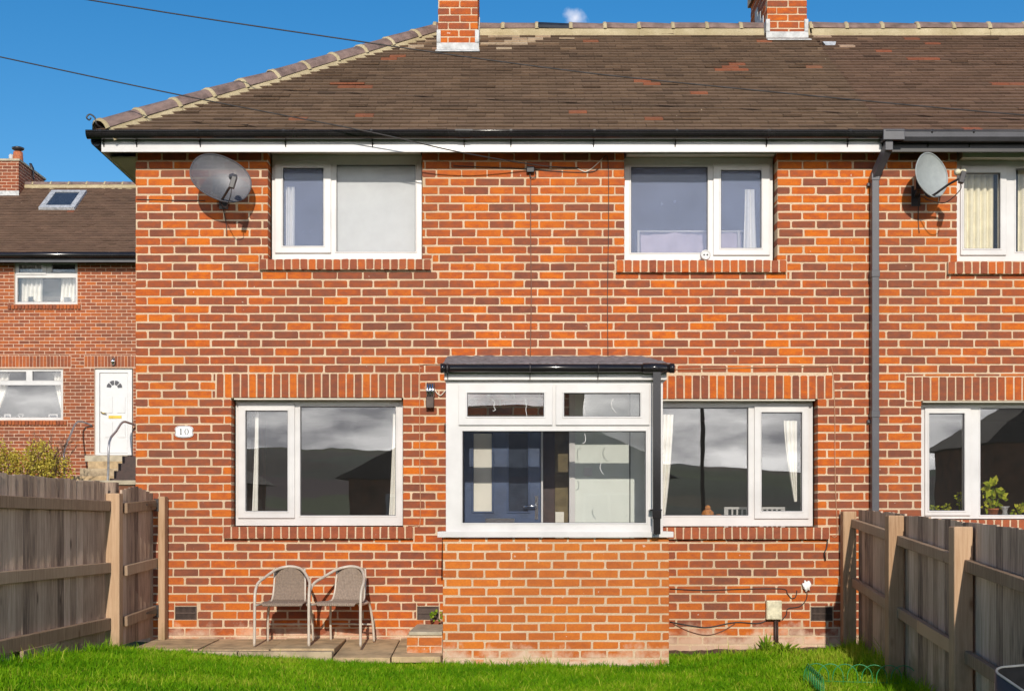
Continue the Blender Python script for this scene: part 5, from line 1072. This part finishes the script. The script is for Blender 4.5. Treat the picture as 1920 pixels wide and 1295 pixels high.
# green wire edging
he = thing('wire_edging', 'green wire hoop garden edging in the right corner of the lawn', 'garden edging', (PX(1600, -1.9), -1.95, gz(1.9, -1.95)))
def hoop_row(a, b, n, r, h):
    a = Vector(a); b = Vector(b); d = (b-a)/n; t = d.normalized()
    for i in range(n):
        c = a+d*(i+0.5); g0 = gz(c.x, c.y)-0.05; pts = [c-t*r+Vector((0, 0, g0)), c-t*r+Vector((0, 0, g0+h-r))]+[c+t*(-r*math.cos(math.pi*k/10))+Vector((0, 0, g0+h-r+r*math.sin(math.pi*k/10))) for k in range(1, 10)]+[c+t*r+Vector((0, 0, g0+h-r)), c+t*r+Vector((0, 0, g0))]
        mb = MB(); mb.tube(pts, 0.0034, 6); mb.build('hoop', 'green_wire', he)
    mb = MB(); mb.tube([a+Vector((0, 0, gz(a.x, a.y)+0.05)), b+Vector((0, 0, gz(b.x, b.y)+0.05))], 0.003, 5); mb.build('wire', 'green_wire', he)
hoop_row((2.28, -2.02, 0), (3.0, -2.16, 0), 7, 0.09, 0.23); hoop_row((2.27, -2.0, 0), (2.22, -2.7, 0), 9, 0.09, 0.23)
tb = thing('plastic_tub', 'tilted black plastic tub with grey rim at the lower right corner', 'tub', (2.6, -5.5, gz(2.6, -5.5)))
def tubring(mb, w_, d_, z, r_=0.08, n=6):
    out = []
    for cx_, cy_, a0 in ((w_-r_, d_-r_, 0), (-w_+r_, d_-r_, 90), (-w_+r_, -d_+r_, 180), (w_-r_, -d_+r_, 270)):
        for k in range(n+1): an = R(a0+90*k/n); out.append(Vector((cx_+r_*math.cos(an), cy_+r_*math.sin(an), z)))
    return out
Mt = Matrix.Rotation(R(16), 3, 'X') @ Matrix.Rotation(R(12), 3, 'Z') ; base_ = Vector((0.0, 0.0, 0.12))
A_, B_, C_, D_ = [[Mt @ p+base_ for p in ring] for ring in (tubring(None, 0.16, 0.17, -0.1), tubring(None, 0.2, 0.22, 0.58), tubring(None, 0.188, 0.208, 0.58), tubring(None, 0.15, 0.16, -0.08))]
m = len(A_); mb = MB(); mb.add(A_+B_+C_+D_, [(a*m+k, a*m+(k+1) % m, (a+1)*m+(k+1) % m, (a+1)*m+k) for a in range(3) for k in range(m)]+[tuple(range(m))[::-1], tuple(range(3*m, 4*m))], True); mb.build('shell', 'black_tub', tb, local=True)
mb = MB(); mb.tube([(p+q_)*0.5 for p, q_ in zip(B_+B_[:1], C_+C_[:1])], 0.007, 8, False); mb.build('rim', 'tub_rim', tb, local=True)

# ------------------------------------------------------------------ the house up the slope on the left
FY = 17.5
fh = thing('neighbour_house', 'distant brick house with white front door and roof skylight up the slope', 'house', (-10, FY, 2.2))
fX = lambda px, d=0: PX(px, FY+d); fZ = lambda py, d=0: PZ(py, FY+d)
fx0_, fx1_ = fX(-330), fX(420); fzb, fzt = 1.2, fZ(482)
fop = [(fX(27), fX(145), fZ(570), fzt+0.1), (fX(-110), fX(118), fZ(787), fZ(691)), (fX(177), fX(249), fZ(855), fZ(690))]
mb = MB(); mb.holes(fx0_, fx1_, fzb, fzt+0.02, fop, FY+0.004, FY+0.25); fw = mb.build('wall', 'far_mortar', fh)
lint = [(fX(-120), fX(133), fZ(688), fZ(667)), (fX(158), fX(258), fZ(688), fZ(667))]; sil = [(fX(15), fX(152), fZ(580), fZ(571)), (fX(-120), fX(126), fZ(797), fZ(788))]
sb = MB()
for r_, wv in courses(fx0_, fx1_, fzb, fzt, fop+lint+sil, off=0.03): brick_shape(sb, *r_, FY, 0.05, min(1, max(0, random.gauss(0.42, 0.22)+0.12*smooth(4.5, 5.5, r_[2])-0.12*smooth(5.8, 6.6, r_[2])-0.1*smooth(3.6, 2.8, r_[2]))))
sb.build('brickwork', 'far_brick', fw, kind='stuff')
for i, l in enumerate(lint+sil):
    sb = MB(); n = round((l[1]-l[0])/0.076); p = (l[1]-l[0])/n; pro = 0.0 if i < 2 else -0.04
    for k in range(n): brick_shape(sb, l[0]+k*p+0.005, l[0]+(k+1)*p-0.005, l[2]+0.004, l[3]-0.004, FY+pro, 0.1, random.uniform(0.1, 0.8))
    sb.build('lintel' if i < 2 else 'window_sill', 'far_brick', fw, kind='stuff')
mb = MB(); mb.box(fx0_, fx1_, FY+5, FY+5.2, fzb, fzt); mb.box(fx0_, fx0_+0.2, FY+0.251, FY+4.99, fzb, fzt); mb.box(fx1_-0.2, fx1_, FY+0.251, FY+4.99, fzb, fzt); mb.build('back_wall', 'far_wall', fh)
mb = MB(); mb.box(fx0_+0.2, fx1_-0.2, FY+0.26, FY+4.98, fzb, fzb+0.5); mb.box(fx0_+0.2, fx1_-0.2, FY+0.26, FY+4.98, 4.75, 4.9); mb.box(fx0_+0.2, fx1_-0.2, FY+3, FY+3.1, fzb+0.51, fzt+0.05); mb.build('room', 'room_wall', fh)
window(fh, (27, 145, 489, 570), [(36, 80, 496, 511, (31, 87, 490, 515)), (97, 141, 495, 511, None), (33, 142, 521, 566, None)], y=FY+0.05, glass='glass')
window(fh, (-110, 118, 691, 787), [(-100, -20, 697, 713, None), (-10, 49, 697, 713, None), (61, 114, 696, 713, None), (-100, 114, 722, 782, None)], y=FY+0.05, glass='glass')
fdr = MB(); yq = FY+0.08; bxp = lambda a, b, c_, d_: (PX(a, yq), PX(b, yq), PZ(d_, yq), PZ(c_, yq)); fdr.holes(*bxp(178, 248, 691, 853), [bxp(187, 240, 699, 849)], yq-0.02, yq+0.06); fd = fdr.build('front_door', 'far_door', fh, bevel=0.004)
mb = MB(); b_ = bxp(187.5, 239.5, 699.5, 848.5); mb.box(b_[0], b_[1], yq, yq+0.04, b_[2], b_[3]); lf_ = mb.build('leaf', 'far_door', fd, bevel=0.006)
for bb in (bxp(196, 211, 744, 774), bxp(220, 235, 744, 774), bxp(196, 211, 790, 820), bxp(220, 235, 790, 820)): mb = MB(); mb.box(bb[0], bb[1], yq-0.012, yq-0.001, bb[2], bb[3]); mb.build('panel', 'far_door', fd, bevel=0.009)
for k in range(4):
    c0 = Vector((PX(214.5, yq), yq-0.004, PZ(728, yq))); a0, a1 = R(6+k*43), R(42+k*43); pts = [c0+Vector((math.cos(a)*rr, 0, math.sin(a)*rr)) for a, rr in ((a0, 0.08), (a0, 0.175), ((a0+a1)/2, 0.18), (a1, 0.175), (a1, 0.08))]; mb = MB(); mb.prism(pts, (0, 0.006, 0)); mb.build('fan_light', 'grey_plastic', fd)
mb = MB(); b_ = bxp(204, 228, 779, 784); mb.box(b_[0], b_[1], yq-0.015, yq-0.001, b_[2], b_[3]); mb.build('letter_plate', 'brass', fd); mb = MB(); mb.tube([P(189, 772, yq-0.03), P(192, 774, yq-0.05), P(199, 775, yq-0.05)], 0.012, 6); mb.build('handle', 'brass', fd)
mb = MB(); b_ = bxp(170, 251, 855, 865); mb.box(b_[0], b_[1], FY-0.35, FY-0.002, b_[2]-0.02, b_[3]); mb.build('door_step', 'concrete', fh, bevel=0.01)
mb = MB(); c0 = P(212, 679, FY-0.06); mb.lathe([(0.04, 0.06), (0.05, 0.03), (0.045, 0.0), (0.03, -0.05), (0.01, -0.06)], c0, 12); mb.build('door_lamp', 'chrome', fh); mb = MB(); mb.box(c0.x-0.03, c0.x+0.03, FY-0.03, FY-0.002, c0.z-0.03, c0.z+0.1); mb.build('lamp_backplate', 'dark_metal', fh)
fe_y, fe_z = FY-0.35, fZ(474, -0.35); fr_y = FY+2.9; fr_z = fZ(351, 2.9)
mb = MB(); mb.add([(fx0_, fe_y, fe_z), (fx1_, fe_y, fe_z), (fx1_, fr_y, fr_z), (fx0_, fr_y, fr_z), (fx0_, 2*fr_y-fe_y, fe_z), (fx1_, 2*fr_y-fe_y, fe_z)], [(0, 1, 2, 3), (3, 2, 5, 4)]); fr_ = mb.build('roof', 'roof_under', fh)
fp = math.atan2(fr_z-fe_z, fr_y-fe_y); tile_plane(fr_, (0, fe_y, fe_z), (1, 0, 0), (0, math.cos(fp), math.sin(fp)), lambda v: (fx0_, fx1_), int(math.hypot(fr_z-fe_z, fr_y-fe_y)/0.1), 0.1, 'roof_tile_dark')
ridge(fr_, (fX(30, 2.9), fr_y, fr_z+0.03), (fx1_, fr_y, fr_z+0.03), 13)
mb = MB(); gz_ = fZ(478, -0.42); mb.tube([(fx0_, FY-0.42, gz_), (fx1_, FY-0.42, gz_)], 0.06, 10); fg = mb.build('gutter', 'black_plastic', fh)
mb = MB(); mb.box(fx0_, fx1_, FY-0.345, FY-0.32, gz_-0.14, fe_z-0.01); mb.box(fx0_, fx1_, FY-0.319, FY-0.002, gz_-0.1, gz_-0.08); mb.build('fascia', 'grey_plastic', fh)
# skylight
def fr_pt(px, py):
    d = Vector(((px-CX)/F, 1, (HY-py)/F)); n = Vector((0, -math.sin(fp), math.cos(fp))); o = Vector((0, fe_y, fe_z)); c = Vector((0, -D, H)); return c+d*((o-c).dot(n)/d.dot(n))
def quadframe(cor, inner, th, mbn):
    nn = (cor[1]-cor[0]).cross(cor[3]-cor[0]).normalized(); vs = [c+nn*0.02 for c in cor]+[c+nn*(0.02+th) for c in cor]+[c+nn*(0.02+th) for c in inner]+[c+nn*0.02 for c in inner]
    mbn.add(vs, [(a*4+k, a*4+(k+1) % 4, (a+1)*4+(k+1) % 4, (a+1)*4+k) for a in range(3) for k in range(4)])
    return nn
xa, xb = fr_pt(73, 396).x, fr_pt(139, 398).x; y0_, y1_ = fr_pt(100, 396).y, fr_pt(115, 363).y
sp = lambda x, y: Vector((x, y, fe_z+(y-fe_y)*math.tan(fp)))
sc = [sp(xa, y0_), sp(xb, y0_), sp(xb, y1_), sp(xa, y1_)]; si = [sp(xa+0.13, y0_+0.13), sp(xb-0.13, y0_+0.13), sp(xb-0.13, y1_-0.08), sp(xa+0.13, y1_-0.08)]
mb = MB(); nn = quadframe(sc, si, 0.07, mb); sk = mb.build('skylight', 'lead', fh); mb = MB(); mb.prism([c+nn*0.06 for c in si], nn*0.01); mb.build('pane', 'far_glass', sk)
# chimney of that house
cx0, cx1 = fX(-40, 2.4), fX(35, 2.4); mb = MB(); zc = fZ(302, 2.4); mb.box(cx0+0.004, cx1-0.004, FY+2.404, FY+4.2, 8.2, zc); fc = mb.build('chimney', 'far_mortar', fh); sb = MB()
for r_, wv in courses(cx0, cx1, 8.4, zc, []): brick_shape(sb, *r_, FY+2.4, 0.05, random.uniform(0, 0.45))
for r_, wv in courses(FY+2.45, FY+4.2, 8.4, zc, []):
    tmp = MB(); brick_shape(tmp, *r_, 0, 0.05, random.uniform(0, 0.4)); sb.tone = tmp.tone; sb.add([(cx1-yy, a, zz) for a, yy, zz in tmp.v], tmp.f)
sb.build('brickwork', 'far_brick', fc, kind='stuff'); mb = MB(); mb.box(cx0-0.03, cx1+0.03, FY+2.37, FY+4.23, zc, zc+0.05); mb.build('cap', 'concrete', fc)
mb = MB(); mb.lathe([(0.13, 0), (0.11, 0.3), (0.1, 0.3)], (fX(31, 2.8), FY+2.9, zc+0.05), 14); mb.build('chimney_pot', 'terracotta', fc); mb = MB(); mb.lathe([(0.02, 0.3), (0.14, 0.36), (0.15, 0.4), (0.1, 0.42)], (fX(31, 2.8), FY+2.9, zc+0.05), 14); mb.build('cowl', 'dark_metal', fc)
mb = MB(); mb.lathe([(0.06, 0), (0.055, 0.22), (0.03, 0.25)], (fX(18, 2.8), FY+2.9, zc+0.05), 10); mb.build('flue', 'lead_pale', fc)
mb = MB(); mb.box(cx0-0.02, cx1+0.012, FY+2.38, FY+2.397, 8.4, fZ(358, 2.4)); mb.build('flashing', 'lead_pale', fc)
# magpie on the chimney side: one body mesh
def magpie():
    t = thing('magpie', 'black and white magpie perched at the edge of the far chimney', 'bird', P(60, 316, FY+3.3)); c0 = P(58, 316, FY+3.3)
    mb = MB(); s1 = 0.9
    mb.tube([c0+Vector(p)*s1 for p in ((-0.055, 0, 0.135), (-0.03, 0, 0.13), (-0.01, 0, 0.115), (0.01, 0, 0.07), (0.02, 0, 0.0), (0.035, 0, -0.06), (0.05, 0, -0.1), (0.075, 0, -0.24), (0.085, 0, -0.32))], [0.004, 0.018, 0.036, 0.035, 0.058, 0.05, 0.03, 0.018, 0.012], 10); mb.build('body', 'magpie_black', t)
    mb = MB(); mb.tube([c0+Vector(p)*s1 for p in ((-0.028, -0.03, 0.03), (-0.025, -0.035, 0.0), (-0.01, -0.03, -0.05))], [0.01, 0.03, 0.012], 8); mb.build('breast', 'magpie_white', t)
    mb = MB(); b_ = c0+Vector((0.02, 0.0, -0.07)); mb.tube([b_, b_+Vector((-0.08, 0.0, -0.08))], 0.006, 5); mb.build('leg', 'magpie_black', t)
magpie()
# things inside / on its sill
curtain((38, 80, 491), (38, 78, 566), 'white curtains at the left of the far upstairs window', folds=5, y=FY+0.3, depth=0.05); curtain((115, 142, 520), (112, 142, 566), 'white curtain at the right of the far upstairs window', folds=4, y=FY+0.3, depth=0.05)
curtain((-20, 18, 700), (-20, -2, 768), 'white tied curtain at the left of the far downstairs window', folds=4, y=FY+0.3, depth=0.04); curtain((100, 118, 700), (114, 118, 765), 'white tied curtain at the right of the far downstairs window', folds=3, y=FY+0.3, depth=0.04)
def photo_frame(x0, x1, y0, y1, label, mat='white_board', inner='far_glass'):
    t = thing('picture_frame', label, 'picture frame', P((x0+x1)/2, y1, FY+0.2), 0, 'ornaments on the far window sills'); yq = FY+0.2; a = (PX(x0, yq), PX(x1, yq), PZ(y1, yq), PZ(y0, yq)); m_ = 0.022
    mb = MB(); mb.holes(*a, [(a[0]+m_, a[1]-m_, a[2]+m_, a[3]-m_)], yq, yq+0.02); mb.build('frame', mat, t); mb = MB(); mb.box(a[0]+m_, a[1]-m_, yq+0.006, yq+0.016, a[2]+m_, a[3]-m_); mb.build('picture', inner, t)
photo_frame(8, 20, 776, 787, 'small white picture frame left on the far downstairs sill'); photo_frame(91, 108, 776, 787, 'white picture frame right on the far downstairs sill'); photo_frame(53, 62, 556, 568, 'dark picture frame left on the far upstairs sill', 'ink'); photo_frame(120, 132, 557, 568, 'square dark picture frame right on the far upstairs sill', 'ink')
mb = MB(); h0 = P(39, 779, FY+0.2); pts = [h0+Vector((0.052*(math.sin(a)**3)*1.0, 0, 0.045*(math.cos(a)-0.35*math.cos(2*a)-0.12*math.cos(3*a)))) for a in [2*math.pi*k/28 for k in range(29)]]; mb.tube(pts, 0.008, 6, False); mb.tube([h0+Vector((0, 0, -0.05)), h0+Vector((0, 0, -0.1))], 0.012, 6); o = mb.build('heart_ornament', 'white_board'); tag(o, 'white open heart ornament on the far downstairs sill', 'ornament')
# steps up to that door
sp_ = thing('garden_steps', 'brick and stone garden steps climbing to the far white door', 'steps', (fX(195, -1.6), FY-1.8, 1.9))
for i in range(5):
    zz = fZ(865)-0.02-i*0.17; ya = FY-0.35-0.3*(i+1); x0, x1 = fX(155-i*7, -1), fX(250, -0.5)
    mb = MB(); mb.box(x0, x1, ya, FY-0.351-0.3*i, zz-0.6, zz); mb.build('tread', 'kerb_stone' if i % 2 else 'paving', sp_, bevel=0.012)
for i in range(4):
    zz = fZ(858)-i*0.17; ya = FY-0.5-0.3*(i+1); mb = MB(); x1 = fX(252, -1)
    mb.box(x1-0.32-0.0*i, x1+0.2, ya, ya+0.299, zz-0.6, zz); mb.build('side_wall', 'brown_panel', sp_)
def rail(label, pts, r=0.025):
    mb = MB(); mb.tube(spline([P(*p) for p in pts], 3), r, 8); o = mb.build('handrail', 'steel_rail'); tag(o, label, 'handrail', 'handrails of the far steps')
rail('bent metal handrail in front of the far white door', [(201, 925, FY-1.9), (203, 880, FY-1.9), (205, 828, FY-1.9), (218, 808, FY-1.3), (230, 791, FY-0.6), (243, 793, FY-0.3), (255, 797, FY-0.05)])
rail('metal handrail at the left of the far steps', [(123, 920, FY-1.9), (121, 880, FY-1.9), (120, 848, FY-1.9), (132, 815, FY-1.1), (146, 790, FY-0.4), (172, 797, FY-0.05)], 0.02)
# shrubs
def shrub(px, py, y, w_, h_, n, mat, label, leaf=0.055, name='shrub'):
    b_ = P(px, py, y); t = thing(name, label, 'shrub', b_); mb = MB(); tw = MB()
    lob = [Vector((random.uniform(-w_, w_), random.uniform(-0.5, 0.5), random.uniform(0.25, 1.0)*h_)) for _ in range(16)]
    for l in lob:
        tw.tube([b_+Vector((l.x*0.3, l.y*0.3, 0)), b_+l*0.6+Vector((0, 0, 0.02)), b_+l+Vector((random.uniform(-.1, .1), 0, 0.25))], [0.014, 0.01, 0.004], 5); leaf_blob(mb, b_+l*0.9, n//16, 0.32, leaf, 0.3)
    mb.build('leaves', mat, t); tw.build('stems', 'twig', t)
shrub(30, 905, FY-2.6, 0.75, 0.62, 2600, 'bush_leaf', 'yellow green bushy shrub behind the left fence'); shrub(-70, 905, FY-2.8, 0.8, 0.8, 1800, 'bush_leaf', 'larger yellow green shrub at the left picture edge')
shrub(88, 905, FY-2.4, 0.4, 0.38, 1000, 'bush_leaf', 'low olive shrub left of the far steps')
bs = thing('bare_shrub', 'leafless twiggy shrub in front of the far house wall', 'shrub', P(112, 900, FY-2.2)); b_ = P(108, 905, FY-2.2); tw = MB()
def twig(p, d, L_, r, lv):
    e = p+d*L_; tw.tube([p, p+d*L_*0.5+Vector((random.uniform(-.03, .03), 0, random.uniform(-.02, .02))), e], [r, r*0.8, r*0.55], 5)
    if lv:
        for _ in range(random.choice((2, 3, 3))):
            nd = (d+Vector((random.uniform(-0.8, 0.8), random.uniform(-0.5, 0.5), random.uniform(-0.3, 0.5)))).normalized(); twig(p+d*L_*random.uniform(0.5, 1), nd, L_*random.uniform(0.5, 0.8), r*0.6, lv-1)
for k in range(6): twig(b_+Vector((random.uniform(-0.2, 0.2), random.uniform(-0.2, 0.2), 0)), Vector((random.uniform(-0.45, 0.5), random.uniform(-0.2, 0.2), 1)).normalized(), 0.55, 0.016, 3)
tw.build('twigs', 'twig', bs)
# low stone wall end seen over the gate
sw_ = thing('garden_wall', 'low dark stone wall just beyond the garden gate', 'wall', P(235, 912, 3)); mb = MB(); mb.box(PX(190, 3)-1.2, PX(253, 3), 3, 3.3, -0.1, PZ(909, 3)); mb.build('wall_body', 'far_wall', sw_, bevel=0.01); mb = MB(); mb.box(PX(190, 3)-1.22, PX(253, 3)+0.02, 2.97, 3.33, PZ(909, 3)+0.001, PZ(900, 3)); mb.build('coping', 'concrete', sw_, bevel=0.01)

# ------------------------------------------------------------------ the row across the road, seen only as reflections
def opposite(x0, x1, y, ez, rz_, label, chim=None):
    t = thing('opposite_house', label, 'house', ((x0+x1)/2, y, gz(0, y)), 0, 'houses across the way'); b = gz(0, y)-0.3; dpt = 5.0
    mb = MB(); mb.box(x0+0.3, x1-0.3, y-dpt+0.3, y-0.3, b, ez); mb.build('wall', 'far_wall', t)
    i = min((x1-x0)/2-0.3, dpt/2); mb = MB(); mb.add([(x0, y, ez), (x1, y, ez), (x1, y-dpt, ez), (x0, y-dpt, ez), (x0+i+0.6, y-dpt/2, rz_), (x1-i-0.6, y-dpt/2, rz_)], [(0, 4, 5, 1), (1, 5, 2), (2, 5, 4, 3), (3, 4, 0), (0, 1, 2, 3)]); mb.build('roof', 'far_roof', t)
    for xx in (x0+1.2, x1-2.4):
        for zz in (ez-1.5, ez-3.9):
            mb = MB(); mb.holes(xx, xx+1.2, zz, zz+1.1, [(xx+0.06, xx+0.57, zz+0.06, zz+1.04), (xx+0.63, xx+1.14, zz+0.06, zz+1.04)], y-0.29, y-0.25); wn = mb.build('window', 'white_board', t); mb = MB(); mb.box(xx+0.02, xx+1.18, y-0.298, y-0.292, zz+0.02, zz+1.08); mb.build('pane', 'far_glass', wn)
    if chim is not None: mb = MB(); mb.box(chim-0.25, chim+0.25, y-dpt/2-0.4, y-dpt/2+0.3, rz_-0.5, rz_+0.75); mb.build('chimney', 'far_wall', t)
opposite(-4.1, 4.2, -20, 2.1, 3.9, 'hip roofed house mirrored in the porch and left windows', 1.7); opposite(-14.5, -6.3, -20, 2.0, 3.8, 'hip roofed house mirrored at the left edge of the left window', -9); opposite(11.3, 19, -19, 2.9, 5.0, 'hip roofed house mirrored in the neighbour window', 14)
up = thing('utility_pole', 'dark utility pole mirrored in the right downstairs window', 'pole', (4.45, -17.6, gz(4, -17.6))); mb = MB(); mb.tube([(4.45, -17.6, gz(4, -17.6)-0.3), (4.45, -17.6, 6.2)], [0.055, 0.045], 12); mb.build('shaft', 'pole_wood', up)
